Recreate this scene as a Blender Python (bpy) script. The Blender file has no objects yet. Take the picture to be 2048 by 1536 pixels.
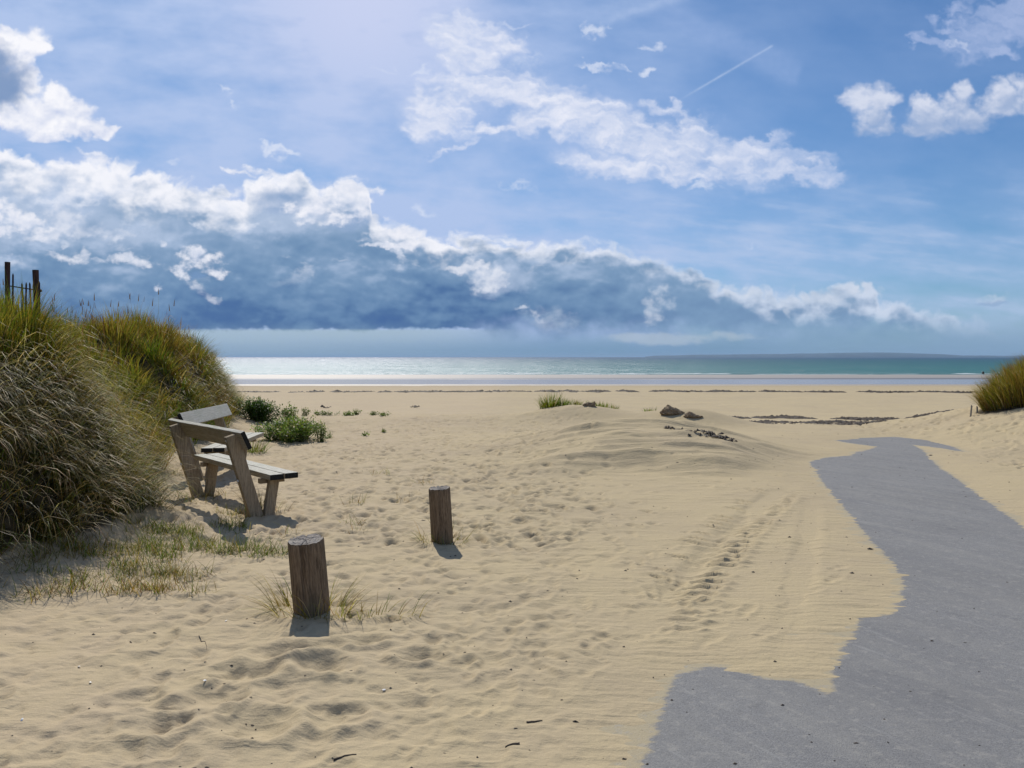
import bpy, bmesh, math, random
import numpy as np
from mathutils import Vector, Matrix

S = bpy.context.scene
COL = S.collection
R = math.radians

# ------------------------------------------------------------------ camera
CAM_Z = 1.6
FPX = 1656.0                      # focal length in pixels of the 2048 px wide photograph
PITCH = math.atan(54 / FPX)       # the horizon lies 54 px above the middle
cam_d = bpy.data.cameras.new('camera')
cam_d.sensor_width = 36.0
cam_d.lens = FPX / 2048 * 36.0
cam_d.clip_start = 0.1
cam_d.clip_end = 90000
cam = bpy.data.objects.new('camera', cam_d)
COL.objects.link(cam)
cam.location = (0, 0, CAM_Z)
cam.rotation_euler = (math.pi / 2 - PITCH, 0, 0)
S.camera = cam
S.view_settings.view_transform = 'Standard'
S.view_settings.look = 'None'
S.view_settings.exposure = 0.0
S.view_settings.gamma = 1.0
S.view_settings.use_curve_mapping = False
try:
    S.cycles.max_bounces = 6
    S.cycles.transparent_max_bounces = 16
    S.cycles.volume_bounces = 0
except Exception:
    pass

SUN_AZ = -16.0     # degrees right of +Y
SUN_EL = 44.0


def ray(px, py):
    """direction in the world of a pixel of the 2048 x 1536 photograph"""
    x = (px - 1024) / FPX
    y = (768 - py) / FPX
    d = Vector((x, math.cos(PITCH) + y * math.sin(PITCH), -math.sin(PITCH) + y * math.cos(PITCH)))
    return d


def azel(px, py):
    d = ray(px, py).normalized()
    return math.degrees(math.atan2(d.x, d.y)), math.degrees(math.asin(d.z))


def at(px, py, Y):
    """the point at depth Y seen at that pixel"""
    d = ray(px, py)
    k = Y / d.y
    return Vector((d.x * k, Y, CAM_Z + d.z * k))


# ------------------------------------------------------------------ node helpers
class NT:
    def __init__(self, tree):
        self.t = tree
        self.n = tree.nodes
        self.l = tree.links

    def new(self, typ, **kw):
        nd = self.n.new(typ)
        for k, v in kw.items():
            setattr(nd, k, v)
        return nd

    def put(self, sock, v):
        if isinstance(v, E):
            self.l.new(v.s, sock)
        elif isinstance(v, bpy.types.NodeSocket):
            self.l.new(v, sock)
        else:
            if hasattr(sock, 'default_value') and not isinstance(v, (int, float)) and len(v) == 3 and len(sock.default_value) == 4:
                v = (*v, 1)
            sock.default_value = v

    def math(self, op, a, b=None, c=None, clamp=False):
        nd = self.new('ShaderNodeMath', operation=op, use_clamp=clamp)
        self.put(nd.inputs[0], a)
        if b is not None: self.put(nd.inputs[1], b)
        if c is not None: self.put(nd.inputs[2], c)
        return E(self, nd.outputs[0])

    def vec(self, op, a, b=None, scale=None):
        nd = self.new('ShaderNodeVectorMath', operation=op)
        self.put(nd.inputs[0], a)
        if b is not None: self.put(nd.inputs[1], b)
        if scale is not None: self.put(nd.inputs['Scale'], scale)
        return E(self, nd.outputs['Value' if op in ('LENGTH', 'DOT_PRODUCT', 'DISTANCE') else 'Vector'])

    def comb(self, x, y, z=0.0):
        nd = self.new('ShaderNodeCombineXYZ')
        for i, v in enumerate((x, y, z)):
            self.put(nd.inputs[i], v)
        return E(self, nd.outputs[0])

    def sep(self, v):
        nd = self.new('ShaderNodeSeparateXYZ')
        self.put(nd.inputs[0], v)
        return [E(self, o) for o in nd.outputs]

    def noise(self, v, scale, detail=4, rough=0.5, lac=2.0, dist=0.0, dims='3D', out='Fac'):
        nd = self.new('ShaderNodeTexNoise', noise_dimensions=dims)
        if v is not None: self.put(nd.inputs['Vector'], v)
        nd.inputs['Scale'].default_value = scale
        nd.inputs['Detail'].default_value = detail
        nd.inputs['Roughness'].default_value = rough
        nd.inputs['Lacunarity'].default_value = lac
        nd.inputs['Distortion'].default_value = dist
        return E(self, nd.outputs[out])

    def voro(self, v, scale, detail=0, rough=0.5, feature='F1', smooth=None, out='Distance'):
        nd = self.new('ShaderNodeTexVoronoi', feature=feature)
        self.put(nd.inputs['Vector'], v)
        nd.inputs['Scale'].default_value = scale
        nd.inputs['Detail'].default_value = detail
        nd.inputs['Roughness'].default_value = rough
        if smooth is not None: nd.inputs['Smoothness'].default_value = smooth
        return E(self, nd.outputs[out])

    def step(self, v, lo, hi, a=0.0, b=1.0, kind='SMOOTHSTEP'):
        nd = self.new('ShaderNodeMapRange', interpolation_type=kind)
        self.put(nd.inputs['Value'], v)
        nd.inputs['From Min'].default_value = lo
        nd.inputs['From Max'].default_value = hi
        nd.inputs['To Min'].default_value = a
        nd.inputs['To Max'].default_value = b
        return E(self, nd.outputs['Result'])

    def mix(self, f, a, b, mode='MIX'):
        nd = self.new('ShaderNodeMix', data_type='RGBA', blend_type=mode)
        nd.clamp_factor = True
        self.put(nd.inputs['Factor'], f)
        self.put(nd.inputs['A'] if False else nd.inputs[6], a)
        self.put(nd.inputs[7], b)
        return E(self, nd.outputs[2])

    def ramp(self, f, stops, interp='LINEAR'):
        nd = self.new('ShaderNodeValToRGB')
        cr = nd.color_ramp
        cr.interpolation = interp
        while len(cr.elements) < len(stops):
            cr.elements.new(0.5)
        for e, (p, c) in zip(cr.elements, stops):
            e.position = p
            e.color = (*c, 1) if not isinstance(c, (int, float)) else (c, c, c, 1)
        self.put(nd.inputs[0], f)
        return E(self, nd.outputs[0])


class E:
    def __init__(self, nt, s):
        self.nt = nt
        self.s = s

    def __add__(self, o): return self.nt.math('ADD', self, o)
    __radd__ = __add__
    def __sub__(self, o): return self.nt.math('SUBTRACT', self, o)
    def __rsub__(self, o): return self.nt.math('SUBTRACT', o, self)
    def __mul__(self, o): return self.nt.math('MULTIPLY', self, o)
    __rmul__ = __mul__
    def __truediv__(self, o): return self.nt.math('DIVIDE', self, o)
    def __rtruediv__(self, o): return self.nt.math('DIVIDE', o, self)
    def __neg__(self): return self.nt.math('MULTIPLY', self, -1.0)
    def max(self, o): return self.nt.math('MAXIMUM', self, o)
    def min(self, o): return self.nt.math('MINIMUM', self, o)
    def clamp(self): return self.nt.math('ADD', self, 0.0, clamp=True)


def lin(*c):
    """sRGB 0..255 to linear"""
    o = []
    for v in c:
        v /= 255.0
        o.append(v / 12.92 if v <= 0.04045 else ((v + 0.055) / 1.055) ** 2.4)
    return tuple(o)


# ------------------------------------------------------------------ world
W = bpy.data.worlds.new('World')
S.world = W
W.use_nodes = True
W.node_tree.nodes.clear()
K = 0.12                     # strength of the sky


# ---- numpy noise
def _hash2(ix, iy, seed):
    h = (ix.astype(np.int64) * 374761393 + iy.astype(np.int64) * 668265263 + seed * 982451653) & 0xFFFFFFFF
    h = ((h ^ (h >> 13)) * 1274126177) & 0xFFFFFFFF
    h = h ^ (h >> 16)
    return h


_G = None


def perlin(x, y, seed=0):
    global _G
    if _G is None:
        a = np.arange(256) / 256 * 2 * np.pi
        _G = (np.cos(a).astype(np.float32), np.sin(a).astype(np.float32))
    xi = np.floor(x); yi = np.floor(y)
    fx = (x - xi).astype(np.float32); fy = (y - yi).astype(np.float32)
    xi = xi.astype(np.int32); yi = yi.astype(np.int32)
    u = fx * fx * fx * (fx * (fx * 6 - 15) + 10)
    v = fy * fy * fy * (fy * (fy * 6 - 15) + 10)
    def g(dx, dy):
        h = _hash2(xi + dx, yi + dy, seed) & 255
        return _G[0][h] * (fx - dx) + _G[1][h] * (fy - dy)
    a = g(0, 0); b = g(1, 0); c = g(0, 1); d = g(1, 1)
    a = a + (b - a) * u
    c = c + (d - c) * u
    return (a + (c - a) * v) * 1.5          # about -1..1


def fbm(x, y, octv=5, rough=0.5, seed=0, lac=2.03):
    o = 0; amp = 1.0; tot = 0
    for i in range(octv):
        o = o + amp * perlin(x + i * 17.3, y - i * 9.7, seed + i)
        tot += amp
        amp *= rough
        x = x * lac; y = y * lac
    return o / tot * 1.3


def billow(x, y, octv=4, rough=0.5, seed=0):
    """rounded lumps: 1 at the middle of a lump, 0 in the creases"""
    o = 0; amp = 1.0; tot = 0
    for i in range(octv):
        o = o + amp * np.minimum(np.abs(perlin(x + i * 5.1, y + i * 3.3, seed + i)) * 1.8, 1)
        tot += amp; amp *= rough
        x = x * 2.1; y = y * 2.1
    return o / tot


def sstep(v, a, b):
    t = np.clip((v - a) / (b - a), 0, 1)
    return t * t * (3 - 2 * t)


SKY_AZ, SKY_E0, SKY_E1 = 50.0, -1.0, 40.0       # window of sky that the cloud map covers
SKY_W, SKY_H = 2200, 902


def cloud_map():
    az = np.linspace(-SKY_AZ, SKY_AZ, SKY_W, dtype=np.float32)[None, :] + np.zeros((SKY_H, 1), np.float32)
    el = np.linspace(SKY_E0, SKY_E1, SKY_H, dtype=np.float32)[:, None] + np.zeros((1, SKY_W), np.float32)
    # draw in the photograph's scale: one unit = 100 px there
    U = np.tan(np.radians(az)) * 16.56
    V = np.tan(np.radians(el)) / np.cos(np.radians(az)) * 16.56       # above the horizon
    wx1 = fbm(U * .55, V * .75, 3, .5, 11); wy1 = fbm(U * .55, V * .75, 3, .5, 12)
    wx2 = fbm(U * 2.3, V * 2.9, 5, .55, 13); wy2 = fbm(U * 2.3, V * 2.9, 5, .55, 14)
    def warp(a, b):
        return U + a * wx1 + b * wx2, V + a * .7 * wy1 + b * .8 * wy2
    Pw = warp(.22, .16)
    Pf = warp(.28, .26)
    Pg = warp(.10, .15)
    Pc = warp(.10, .14)

    def pt(x, y):
        return (x - 1024) / 100.0, (714 - y) / 100.0

    def blob(x, y, rx, ry, rot=0.0, amp=1.0, P=None):
        P = P or Pw
        a, b = pt(x, y)
        dx = P[0] - a; dy = P[1] - b
        c, s = math.cos(R(rot)), math.sin(R(rot))
        u = (dx * c - dy * s) / (rx / 100); v = (dx * s + dy * c) / (ry / 100)
        return amp - (u * u + v * v)

    def union(bl, P=None):
        o = None
        for q in bl:
            f = blob(*q, P=P) if isinstance(q, tuple) else q
            f = np.maximum(f, -3)
            if o is None: o = f
            else:
                h = np.maximum(0.4 - np.abs(o - f), 0) / 0.4
                o = np.maximum(o, f) + h * h * 0.1
        return o

    fb = fbm(U * 1.5, V * 1.9, 6, .55, 21)
    fb2 = fbm(U * .45, V * .8, 5, .55, 22)
    fine = fbm(U * 6, V * 8, 4, .6, 23)
    st = fbm(U * .35, V * 2.4 + .25 * U, 5, .55, 24)
    bl = billow(Pw[0] * 1.5, Pw[1] * 1.9, 4, .42, 31)
    soft = fbm(U * .9, V * 1.6, 4, .5, 26)
    soft2 = fbm(U * 2.0 + .5 * wx1, V * 3.4, 4, .5, 27)
    # how much a lump faces the light from the upper left
    dy = (SKY_E1 - SKY_E0) / SKY_H
    sh = int(round(0.35 / dy))
    def facing(f, k=1.0):
        g = np.roll(f, -max(1, int(sh * k)), 0)
        return f - np.roll(g, 2, 1)
    rel = facing(bl, .8) * .7 + facing(fb, 1.0) * .5
    relS = facing(soft, 1.6) * .8 + facing(soft2, .8) * .35

    C = np.zeros((SKY_H, SKY_W, 3), np.float32)
    A = np.zeros((SKY_H, SKY_W), np.float32)
    def over(m, c):
        """lay a layer over what is there (colour not premultiplied)"""
        nonlocal C, A
        m = np.clip(m, 0, 1)
        c = np.asarray(c, np.float32)
        na = m + A * (1 - m)
        w = np.where(na > 1e-6, m / np.maximum(na, 1e-6), 1)[..., None]
        C = C * (1 - w) + c * w
        A = na
    def mixc(f, a, b):
        f = np.clip(f, 0, 1)[..., None]
        return np.asarray(lin(*a) if isinstance(a, tuple) else a, np.float32) * (1 - f) + np.asarray(lin(*b) if isinstance(b, tuple) else b, np.float32) * f

    # veil of high cloud, denser towards the sun
    side = sstep(U, 7.5, -4.5)
    lowv = sstep(V, 4.6, .8)
    st3 = fbm(U * .5 + V * .35, V * 1.1 - U * .12, 5, .55, 25)
    veil = (.86 * side + .62 * lowv * (1 - .35 * sstep(U, 2, 9)) + .20) * (.74 + (.12 + .24 * lowv) * st + .50 * st3)
    glow = np.exp(-(((U + 2.9) / 2.6) ** 2 + ((V - 7.2) / 2.2) ** 2))
    over(veil + .36 * glow, mixc(glow * .8, (176, 197, 235), (206, 213, 242)))
    # cirrus banks low on the right
    over(.5 * sstep(st + .6 * st3, -.2, .8) * sstep(V, .3, 1.2) * sstep(V, 4.2, 2.2) * sstep(U, -2, 3), lin(186, 203, 232))

    def trail(x0, y0, x1, y1, w, soft, amt, c, wob=0.0):
        a0, b0 = pt(x0, y0); a1, b1 = pt(x1, y1)
        L = math.hypot(a1 - a0, b1 - b0); ux, uy = (a1 - a0) / L, (b1 - b0) / L
        X = U + wob * wx2; Y = V + wob * wy2
        t = (X - a0) * ux + (Y - b0) * uy
        dd = np.abs(-(X - a0) * uy + (Y - b0) * ux) / (w / 100)
        over(np.exp(-dd ** soft) * sstep(t, 0, .35 * L) * sstep(t, L, L * .96) * amt * (.8 + .3 * fine), lin(*c))
    trail(1345, 212, 1543, 97, 2.2, 2, .45, (196, 214, 240))
    trail(1150, 75, 1385, -10, 11, 2, .42, (190, 208, 240), .06)
    trail(1150, 50, 1370, -30, 16, 2, .25, (190, 208, 240), .06)
    trail(1270, 10, 1600, 160, 26, 3, .26, (168, 190, 232), .10)

    # altocumulus across the middle
    mid = union([
        (925, 75, 70, 40), (990, 90, 45, 22), (940, 125, 50, 35), (868, 232, 50, 52), (860, 262, 50, 18), (920, 215, 50, 40), (960, 185, 85, 38, 6),
        (1040, 185, 70, 35, 10), (880, 262, 60, 18), (1120, 220, 110, 36, 14), (1090, 250, 80, 24, -14), (1220, 262, 120, 40, 18), (1150, 245, 110, 30, 0),
        (1330, 300, 120, 42, 16), (1380, 275, 50, 34, 0), (1480, 322, 110, 34, 8), (1590, 345, 85, 18, 8), (1400, 350, 140, 22, 4), (1500, 300, 60, 20, -15),
        (1250, 330, 110, 24, 8), (905, 300, 42, 7, -22, .9), (980, 270, 60, 12, -10, .7), (1330, 225, 70, 14, 8, .5), (1560, 320, 90, 12, 6, .8)], Pf)
    small = union([
        (1190, 68, 32, 14), (1298, 88, 30, 10, -15), (1305, 142, 22, 14), (1205, 138, 45, 7, 12), (1245, 140, 20, 9), (1030, 60, 45, 8, 5, .9),
        (1040, 130, 50, 20, 0, .5), (1420, 385, 70, 14, 0, .7), (1040, 372, 55, 10, 8, .8), (560, 313, 42, 12, 9, 1.25), (528, 298, 12, 15, 0, 1.0),
        (452, 182, 22, 8, 30, .8), (480, 210, 20, 6, 40, .7), (850, 428, 55, 14, 8, .5), (835, 155, 40, 10, -10, .8), (770, 152, 50, 6, 0, .5),
        (1905, 95, 50, 10, 8, .5), (1500, 490, 90, 7, 3, .35), (345, 325, 25, 9, 20, .5)], Pf)
    upr = union([(1985, 60, 120, 55, -28, .8), (2060, 20, 120, 60, -20, 1.0), (1880, 66, 26, 13, 0, 1.0), (1865, 98, 60, 12, 8, .9),
                 (1990, 112, 50, 13, 0, .9), (1910, 30, 60, 16, -30, .6)], Pf)
    holes = fbm(Pf[0] * 1.5 + Pf[1] * .5, Pf[1] * 4.6 + Pf[0] * .5, 5, .55, 41)
    m = sstep(mid * .85 + holes * .80 + fine * .08 + .5 * soft2 + .3 * st3, -.55, 1.3)
    over(sstep(upr + holes * .8, -.5, 1.2) * .62, lin(186, 200, 234))
    over(sstep(small + holes * .7 + fine * .3, -.1, 1.4) * .75, lin(222, 230, 247))
    over(sstep(mid + fb * .6, -1.3, .8) * .34, lin(200, 212, 240))
    over(m * .90, mixc(.62 + .35 * facing(holes, .8) + .35 * fb + .2 * soft - .45 * sstep(U, 1, 6), (198, 210, 236), (238, 240, 251)))

    # fair weather cumulus on the right
    cr = union([(1715, 200, 36, 26), (1755, 205, 32, 30), (1685, 196, 22, 12, 0, .7), (1742, 250, 42, 28), (1855, 245, 50, 36), (1830, 215, 22, 22),
                (1905, 225, 44, 38), (1915, 188, 22, 22), (1935, 240, 42, 30), (1850, 262, 60, 18), (2010, 200, 40, 40), (1985, 215, 40, 26), (2065, 215, 40, 42)], Pc)
    m = sstep(cr + (bl - .45) * .9 + fb * .45 + fine * .22, -.55, 1.0)
    s = sstep(V - (4.95 + .1 * (U - 8)) + fb * .3 + rel * .5 + soft2 * .3, -.6, .45)
    over(m * .88, mixc(s, (166, 184, 216), (222, 227, 242)))
    # and the big one top left
    clf = union([(10, 100, 72, 52), (72, 92, 38, 36), (25, 180, 80, 60), (118, 205, 40, 40), (105, 235, 100, 42), (165, 252, 70, 26, 8),
                 (20, 235, 90, 30), (-60, 150, 110, 110), (208, 258, 34, 12), (100, 275, 60, 15, 5, .8)])
    m = sstep(clf + (bl - .45) * .75 + fb * .15 + fine * .07, -.1, .65)
    dk = union([(12, 170, 60, 50), (-10, 130, 45, 45), (-40, 170, 70, 60), (35, 195, 35, 22, 0, .8)])
    cc = mixc(.80 + rel * .7 + relS * .6 + fb * .2 - .25 * sstep(V, 5.3, 4.5), (200, 210, 236), (250, 250, 255))
    over(m, mixc(sstep(dk + fb * .4 - rel * .4, -.7, 1.0) * .95, cc, (122, 150, 192)))

    # the long dark bank
    pts = [(-900, 300), (-420, 300), (-200, 300), (0, 300), (60, 312), (100, 328), (150, 330), (180, 312), (205, 320), (230, 330), (330, 352), (430, 378), (490, 392),
           (500, 365), (540, 345), (600, 352), (640, 378), (665, 358), (700, 352), (735, 375), (742, 420), (760, 440), (800, 446), (850, 462), (930, 478), (1050, 486), (1150, 484),
           (1230, 492), (1310, 512), (1350, 525), (1400, 545), (1425, 565), (1500, 572), (1560, 584), (1640, 586), (1690, 572), (1745, 572), (1757, 600),
           (1850, 612), (1920, 626), (2010, 670), (2300, 700), (3500, 710)]
    X = Pw[0] * .45 + U * .55
    top = np.interp(X.ravel(), [(a - 1024) / 100 for a, b in pts], [(714 - b) / 100 for a, b in pts]).reshape(X.shape)
    D = top - (Pw[1] * .8 + V * .2) + (bl - .5) * .30
    m = sstep(D, -.06, .16)
    vb = (714 - 661) / 100
    bl_edge = sstep(V + .04 * fine + .07 * fb + .05 * st, vb - .03, vb + .05)
    br_edge = sstep(V + .25 * fb, .18, .85)
    rt = sstep(U + .5 * fb, -.95, -.55)
    m = m * (bl_edge * (1 - rt) + br_edge * rt) * (1 - .40 * sstep(U, 7.2, 9.6))
    # shade: light comes through the top, the base is dense
    T = np.clip(V / 3.9, 0, 1.3) + .07 * fb + .16 * fb2 + .09 * soft2 + .10 * soft + relS * .14
    stops = [(0, (68, 103, 156)), (.14, (78, 113, 160)), (.27, (100, 134, 174)), (.42, (116, 148, 184)), (.65, (142, 168, 200)), (1.05, (164, 185, 216))]
    body = np.stack([np.interp(T, [q[0] for q in stops], [lin(*q[1])[i] for q in stops]) for i in range(3)], -1).astype(np.float32)
    body = mixc(.72 * sstep(U, -.6, 6.0), body, (132, 163, 196))
    drift = sstep(fb2 * .8 + st * .4 + relS * .8 + soft2 * .45, -.05, .95) * sstep(V, .8, 2.4)
    body = mixc(.70 * drift, body, (190, 206, 232))
    gl = union([(60, 430, 170, 70), (250, 470, 120, 40), (150, 370, 200, 30), (560, 440, 120, 30), (1000, 560, 60, 30)], Pf)
    body = mixc(.5 * sstep(gl + fb * .8, -.6, 1.1), body, (196, 210, 234))
    fw = np.interp(U, [-11, -6, -3.2, -2.2, 3, 7, 12], [.60, .48, .40, .28, .20, .34, .18])
    F = D / fw + .75 * fb + .2 * fine - rel * .9 - relS * 1.0 + .6 * fb2
    fr = sstep(F, 1.9, .1)
    frc = mixc(sstep(U, -2, 5), (245, 246, 253), (204, 216, 236))
    body = mixc(fr, body, frc)
    over(m, body)
    wsp = fbm(Pc[0] * 1.1, Pc[1] * 2.4, 5, .55, 44)
    over(.68 * m * sstep(wsp + .3 * rel, .20, .68) * sstep(V, 1.2, 2.2) * sstep(U, 5, -2), lin(226, 232, 246))
    # lit puffs in front of the bank
    def puffs(L, amt, lo=.05, hi=.7, k=1.0, P=None):
        h = union(L, P or Pg)
        mm = sstep(h + (bl - .45) * 1.1 * k + fine * .65 + fb * .65 + soft2 * .25, lo - .25, hi + .45)
        sd = rel * .6 + relS * .4 + .70 + .35 * fb + .15 * fine
        over(mm * amt * .9, mixc(sd, mixc(sstep(U, -3, 4), (196, 208, 232), (172, 192, 216)), mixc(sstep(U, -3, 4), (246, 246, 253), (212, 220, 234))))
    puffs([(20, 430, 50, 32), (60, 450, 45, 22, 20), (5, 465, 50, 14)], .92)
    puffs([(150, 450, 60, 28, 20), (100, 470, 50, 20), (200, 470, 60, 14)], .6, -.2, .9)
    puffs([(400, 520, 46, 21), (434, 545, 24, 17), (370, 543, 28, 14), (402, 506, 22, 14)], .98)
    over(.55 * sstep(union([(403, 552, 16, 9)], Pg) + fb * .3, -.3, .9), lin(120, 152, 196))
    puffs([(255, 520, 20, 10), (284, 530, 20, 8), (175, 512, 16, 12), (130, 518, 50, 12, 10, .8), (325, 495, 12, 8), (315, 574, 14, 6, 10)], .75)
    over(.6 * sstep(union([(560, 405, 60, 30), (700, 440, 60, 26)], Pc) + fb * .4, -.4, .9), lin(140, 166, 204))
    puffs([(640, 420, 58, 28), (600, 420, 24, 20), (690, 436, 26, 16), (645, 446, 66, 9)], .96)
    over(.40 * sstep(union([(640, 438, 34, 11)], Pg) + fb * .3, -.4, .9), lin(176, 194, 222))
    puffs([(690, 385, 52, 30), (725, 420, 22, 34), (745, 380, 30, 10, 0, .7)], .9, -.1, .7)
    puffs([(770, 494, 44, 8), (815, 490, 36, 9), (800, 470, 50, 14)], .95, .1, .6, .6)
    puffs([(935, 534, 56, 9, -3), (975, 550, 30, 14), (975, 567, 42, 16, -10), (1010, 560, 16, 10, -20)], .8, -.05, .9, .6)
    puffs([(1048, 618, 20, 5), (1080, 632, 28, 10, 15, .9)], .8, .1, .8, .8)
    puffs([(1100, 640, 60, 22, 15)], .3, -.3, .9)
    puffs([(1320, 580, 24, 10), (1308, 632, 20, 24), (1330, 600, 22, 30, 0, .8), (1300, 600, 18, 18, 0, .7)], .7, -.2, .9, .6)
    puffs([(1420, 575, 40, 10, 0, .8), (1500, 590, 60, 14, 8, .8), (1600, 600, 60, 14, 0, .7), (1720, 580, 40, 16, 0, .8), (1660, 600, 40, 20, 0, .6)], .6, -.2, .9, .7)
    puffs([(428, 598, 20, 9, 30), (405, 582, 36, 12, 40, .75)], .65, -.1, .9, .6)
    puffs([(1650, 636, 44, 4, 0, .9), (1585, 625, 10, 18, 0, .7), (1560, 612, 50, 6, 8, .8), (1490, 590, 60, 10, 0, .6)], .55, .0, .9, .8)
    puffs([(180, 312, 34, 7, 30), (215, 325, 26, 10, 30)], .8, .0, .8, .6)
    puffs([(540, 350, 60, 9, 12), (480, 345, 40, 5, 12)], .9, .0, .7, .6)
    puffs([(1985, 598, 42, 9, 0, .9)], .45, -.2, .9, .6)
    over(.55 * sstep(union([(1985, 608, 48, 8, 0, 1.)]) + fb * .3, -.2, 1), lin(140, 166, 204))
    # haze over the horizon and the pale strips under the cloud
    over(.85 * sstep(V, .75, .08) * sstep(U, 9, 4), mixc(sstep(U, -5, 2), (140, 166, 186), (106, 144, 176)))
    over(.8 * sstep(V, .9, .1) * sstep(U, 3, 8), lin(124, 157, 188))
    over(.62 * sstep(V, vb + .04, vb - .02) * sstep(V + .05 * fine + .06 * st, .12, .5) * sstep(U, 0.8, -2.5), lin(166, 188, 198))
    over(.42 * sstep(union([(1330, 678, 110, 12), (1440, 674, 80, 9, 0, .8), (1270, 676, 50, 9)], (U, V + .06 * wx2)) + st * .9 + fine * .4 + fb * .6, -.6, 1.2), lin(200, 210, 216))
    return C, A


def build_sky():
    n = NT(W.node_tree)
    sky = n.new('ShaderNodeTexSky', sky_type='NISHITA')
    sky.sun_disc = False
    sky.sun_elevation = R(SUN_EL)
    sky.sun_rotation = R(SUN_AZ)
    sky.altitude = 0
    sky.air_density = 1.0
    sky.dust_density = 0.5
    sky.ozone_density = 1.5
    C, A = cloud_map()
    img = bpy.data.images.new('cloud_layers', SKY_W, SKY_H, alpha=True, float_buffer=True)
    img.colorspace_settings.name = 'Non-Color'
    img.alpha_mode = 'CHANNEL_PACKED'
    img.pixels.foreach_set(np.concatenate([C, A[..., None]], -1).astype(np.float32).ravel())
    img.update()
    tc = n.new('ShaderNodeTexCoord')
    d = n.vec('NORMALIZE', tc.outputs['Generated'])
    x, y, z = n.sep(d)
    az = n.math('ARCTAN2', x, y) * 57.29578
    el = n.math('ARCSINE', z) * 57.29578
    tx = n.new('ShaderNodeTexImage', extension='MIRROR', interpolation='Linear')
    tx.image = img
    n.put(tx.inputs[0], n.comb((az + SKY_AZ) * (0.5 / SKY_AZ), (el.max(-0.4) - SKY_E0) * (1 / (SKY_E1 - SKY_E0)), 0.0))
    skyc = n.mix(1.0, sky.outputs[0], (0.26, 0.45, 0.66), 'MULTIPLY')
    cc = n.vec('SCALE', E(n, tx.outputs['Color']), scale=1.0 / K)
    m = E(n, tx.outputs['Alpha'])
    m = m * n.step(el, 34, 46, 1.0, 0.35)
    col = n.mix(m, skyc, cc)
    bg = n.new('ShaderNodeBackground')
    n.put(bg.inputs['Color'], col)
    bg.inputs['Strength'].default_value = K
    out = n.new('ShaderNodeOutputWorld')
    n.l.new(bg.outputs[0], out.inputs[0])


build_sky()
W.cycles.sampling_method = 'MANUAL'
W.cycles.sample_map_resolution = 512

# ------------------------------------------------------------------ sun
sun_d = bpy.data.lights.new('sun', 'SUN')
sun_d.energy = 4.2
sun_d.angle = R(0.55)
sun_d.color = (1.0, 0.95, 0.86)
sun = bpy.data.objects.new('sun', sun_d)
COL.objects.link(sun)
_sd = Vector((math.sin(R(SUN_AZ)) * math.cos(R(SUN_EL)), math.cos(R(SUN_AZ)) * math.cos(R(SUN_EL)), math.sin(R(SUN_EL))))
sun.rotation_euler = _sd.to_track_quat('Z', 'Y').to_euler()
sun.location = _sd * 50

# ================================================================== helpers for things
def tag(o, label=None, cat=None, group=None, kind=None):
    if label: o['label'] = label
    if cat: o['category'] = cat
    if group: o['group'] = group
    if kind: o['kind'] = kind
    return o


def thing(name, loc, label, cat, group=None, rz=0.0):
    o = bpy.data.objects.new(name, None)
    COL.objects.link(o)
    o.location = loc
    o.rotation_euler = (0, 0, rz)
    o.empty_display_size = 0.2
    return tag(o, label, cat, group)


def mesh_obj(name, verts, faces, mat, parent=None, smooth=True, tint=None):
    me = bpy.data.meshes.new(name)
    me.from_pydata([tuple(v) for v in verts], [], [tuple(f) for f in faces])
    if smooth: me.shade_smooth()
    me.materials.append(mat)
    if tint is not None:
        at_ = me.attributes.new('tint', 'FLOAT_COLOR', 'POINT')
        at_.data.foreach_set('color', np.asarray(tint, np.float32).ravel())
    me.update()
    o = bpy.data.objects.new(name, me)
    COL.objects.link(o)
    if parent is not None: o.parent = parent
    return o


def np_mesh(name, V, quads, tris, mat, parent=None, smooth=True, attrs=None):
    """fast mesh from numpy arrays"""
    me = bpy.data.meshes.new(name)
    nq, nt = len(quads), len(tris)
    me.vertices.add(len(V))
    me.vertices.foreach_set('co', np.asarray(V, np.float32).ravel())
    idx = np.concatenate([np.asarray(quads, np.int32).ravel(), np.asarray(tris, np.int32).ravel()])
    me.loops.add(len(idx))
    me.loops.foreach_set('vertex_index', idx)
    st = np.concatenate([np.arange(nq) * 4, nq * 4 + np.arange(nt) * 3]).astype(np.int32)
    me.polygons.add(nq + nt)
    me.polygons.foreach_set('loop_start', st)
    me.update(calc_edges=True)
    if smooth: me.shade_smooth()
    for k, a in (attrs or {}).items():
        a = np.asarray(a, np.float32)
        if a.ndim == 1:
            me.attributes.new(k, 'FLOAT', 'POINT').data.foreach_set('value', a)
        else:
            me.attributes.new(k, 'FLOAT_COLOR', 'POINT').data.foreach_set('color', a.ravel())
    me.materials.append(mat)
    o = bpy.data.objects.new(name, me)
    COL.objects.link(o)
    if parent is not None: o.parent = parent
    return o


def new_mat(name):
    m = bpy.data.materials.new(name)
    m.use_nodes = True
    n = NT(m.node_tree)
    bsdf = m.node_tree.nodes['Principled BSDF']
    return m, n, bsdf


def pos_node(n, obj=False):
    if obj:
        return n.new('ShaderNodeTexCoord').outputs['Object']
    return n.new('ShaderNodeNewGeometry').outputs['Position']


def attr(n, name, out='Fac'):
    a = n.new('ShaderNodeAttribute', attribute_name=name)
    return E(n, a.outputs[out])


def bump(n, bsdf, h, dist=1.0, strength=1.0):
    b = n.new('ShaderNodeBump')
    b.inputs['Strength'].default_value = strength
    b.inputs['Distance'].default_value = dist
    n.put(b.inputs['Height'], h)
    n.l.new(b.outputs[0], bsdf.inputs['Normal'])


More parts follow.
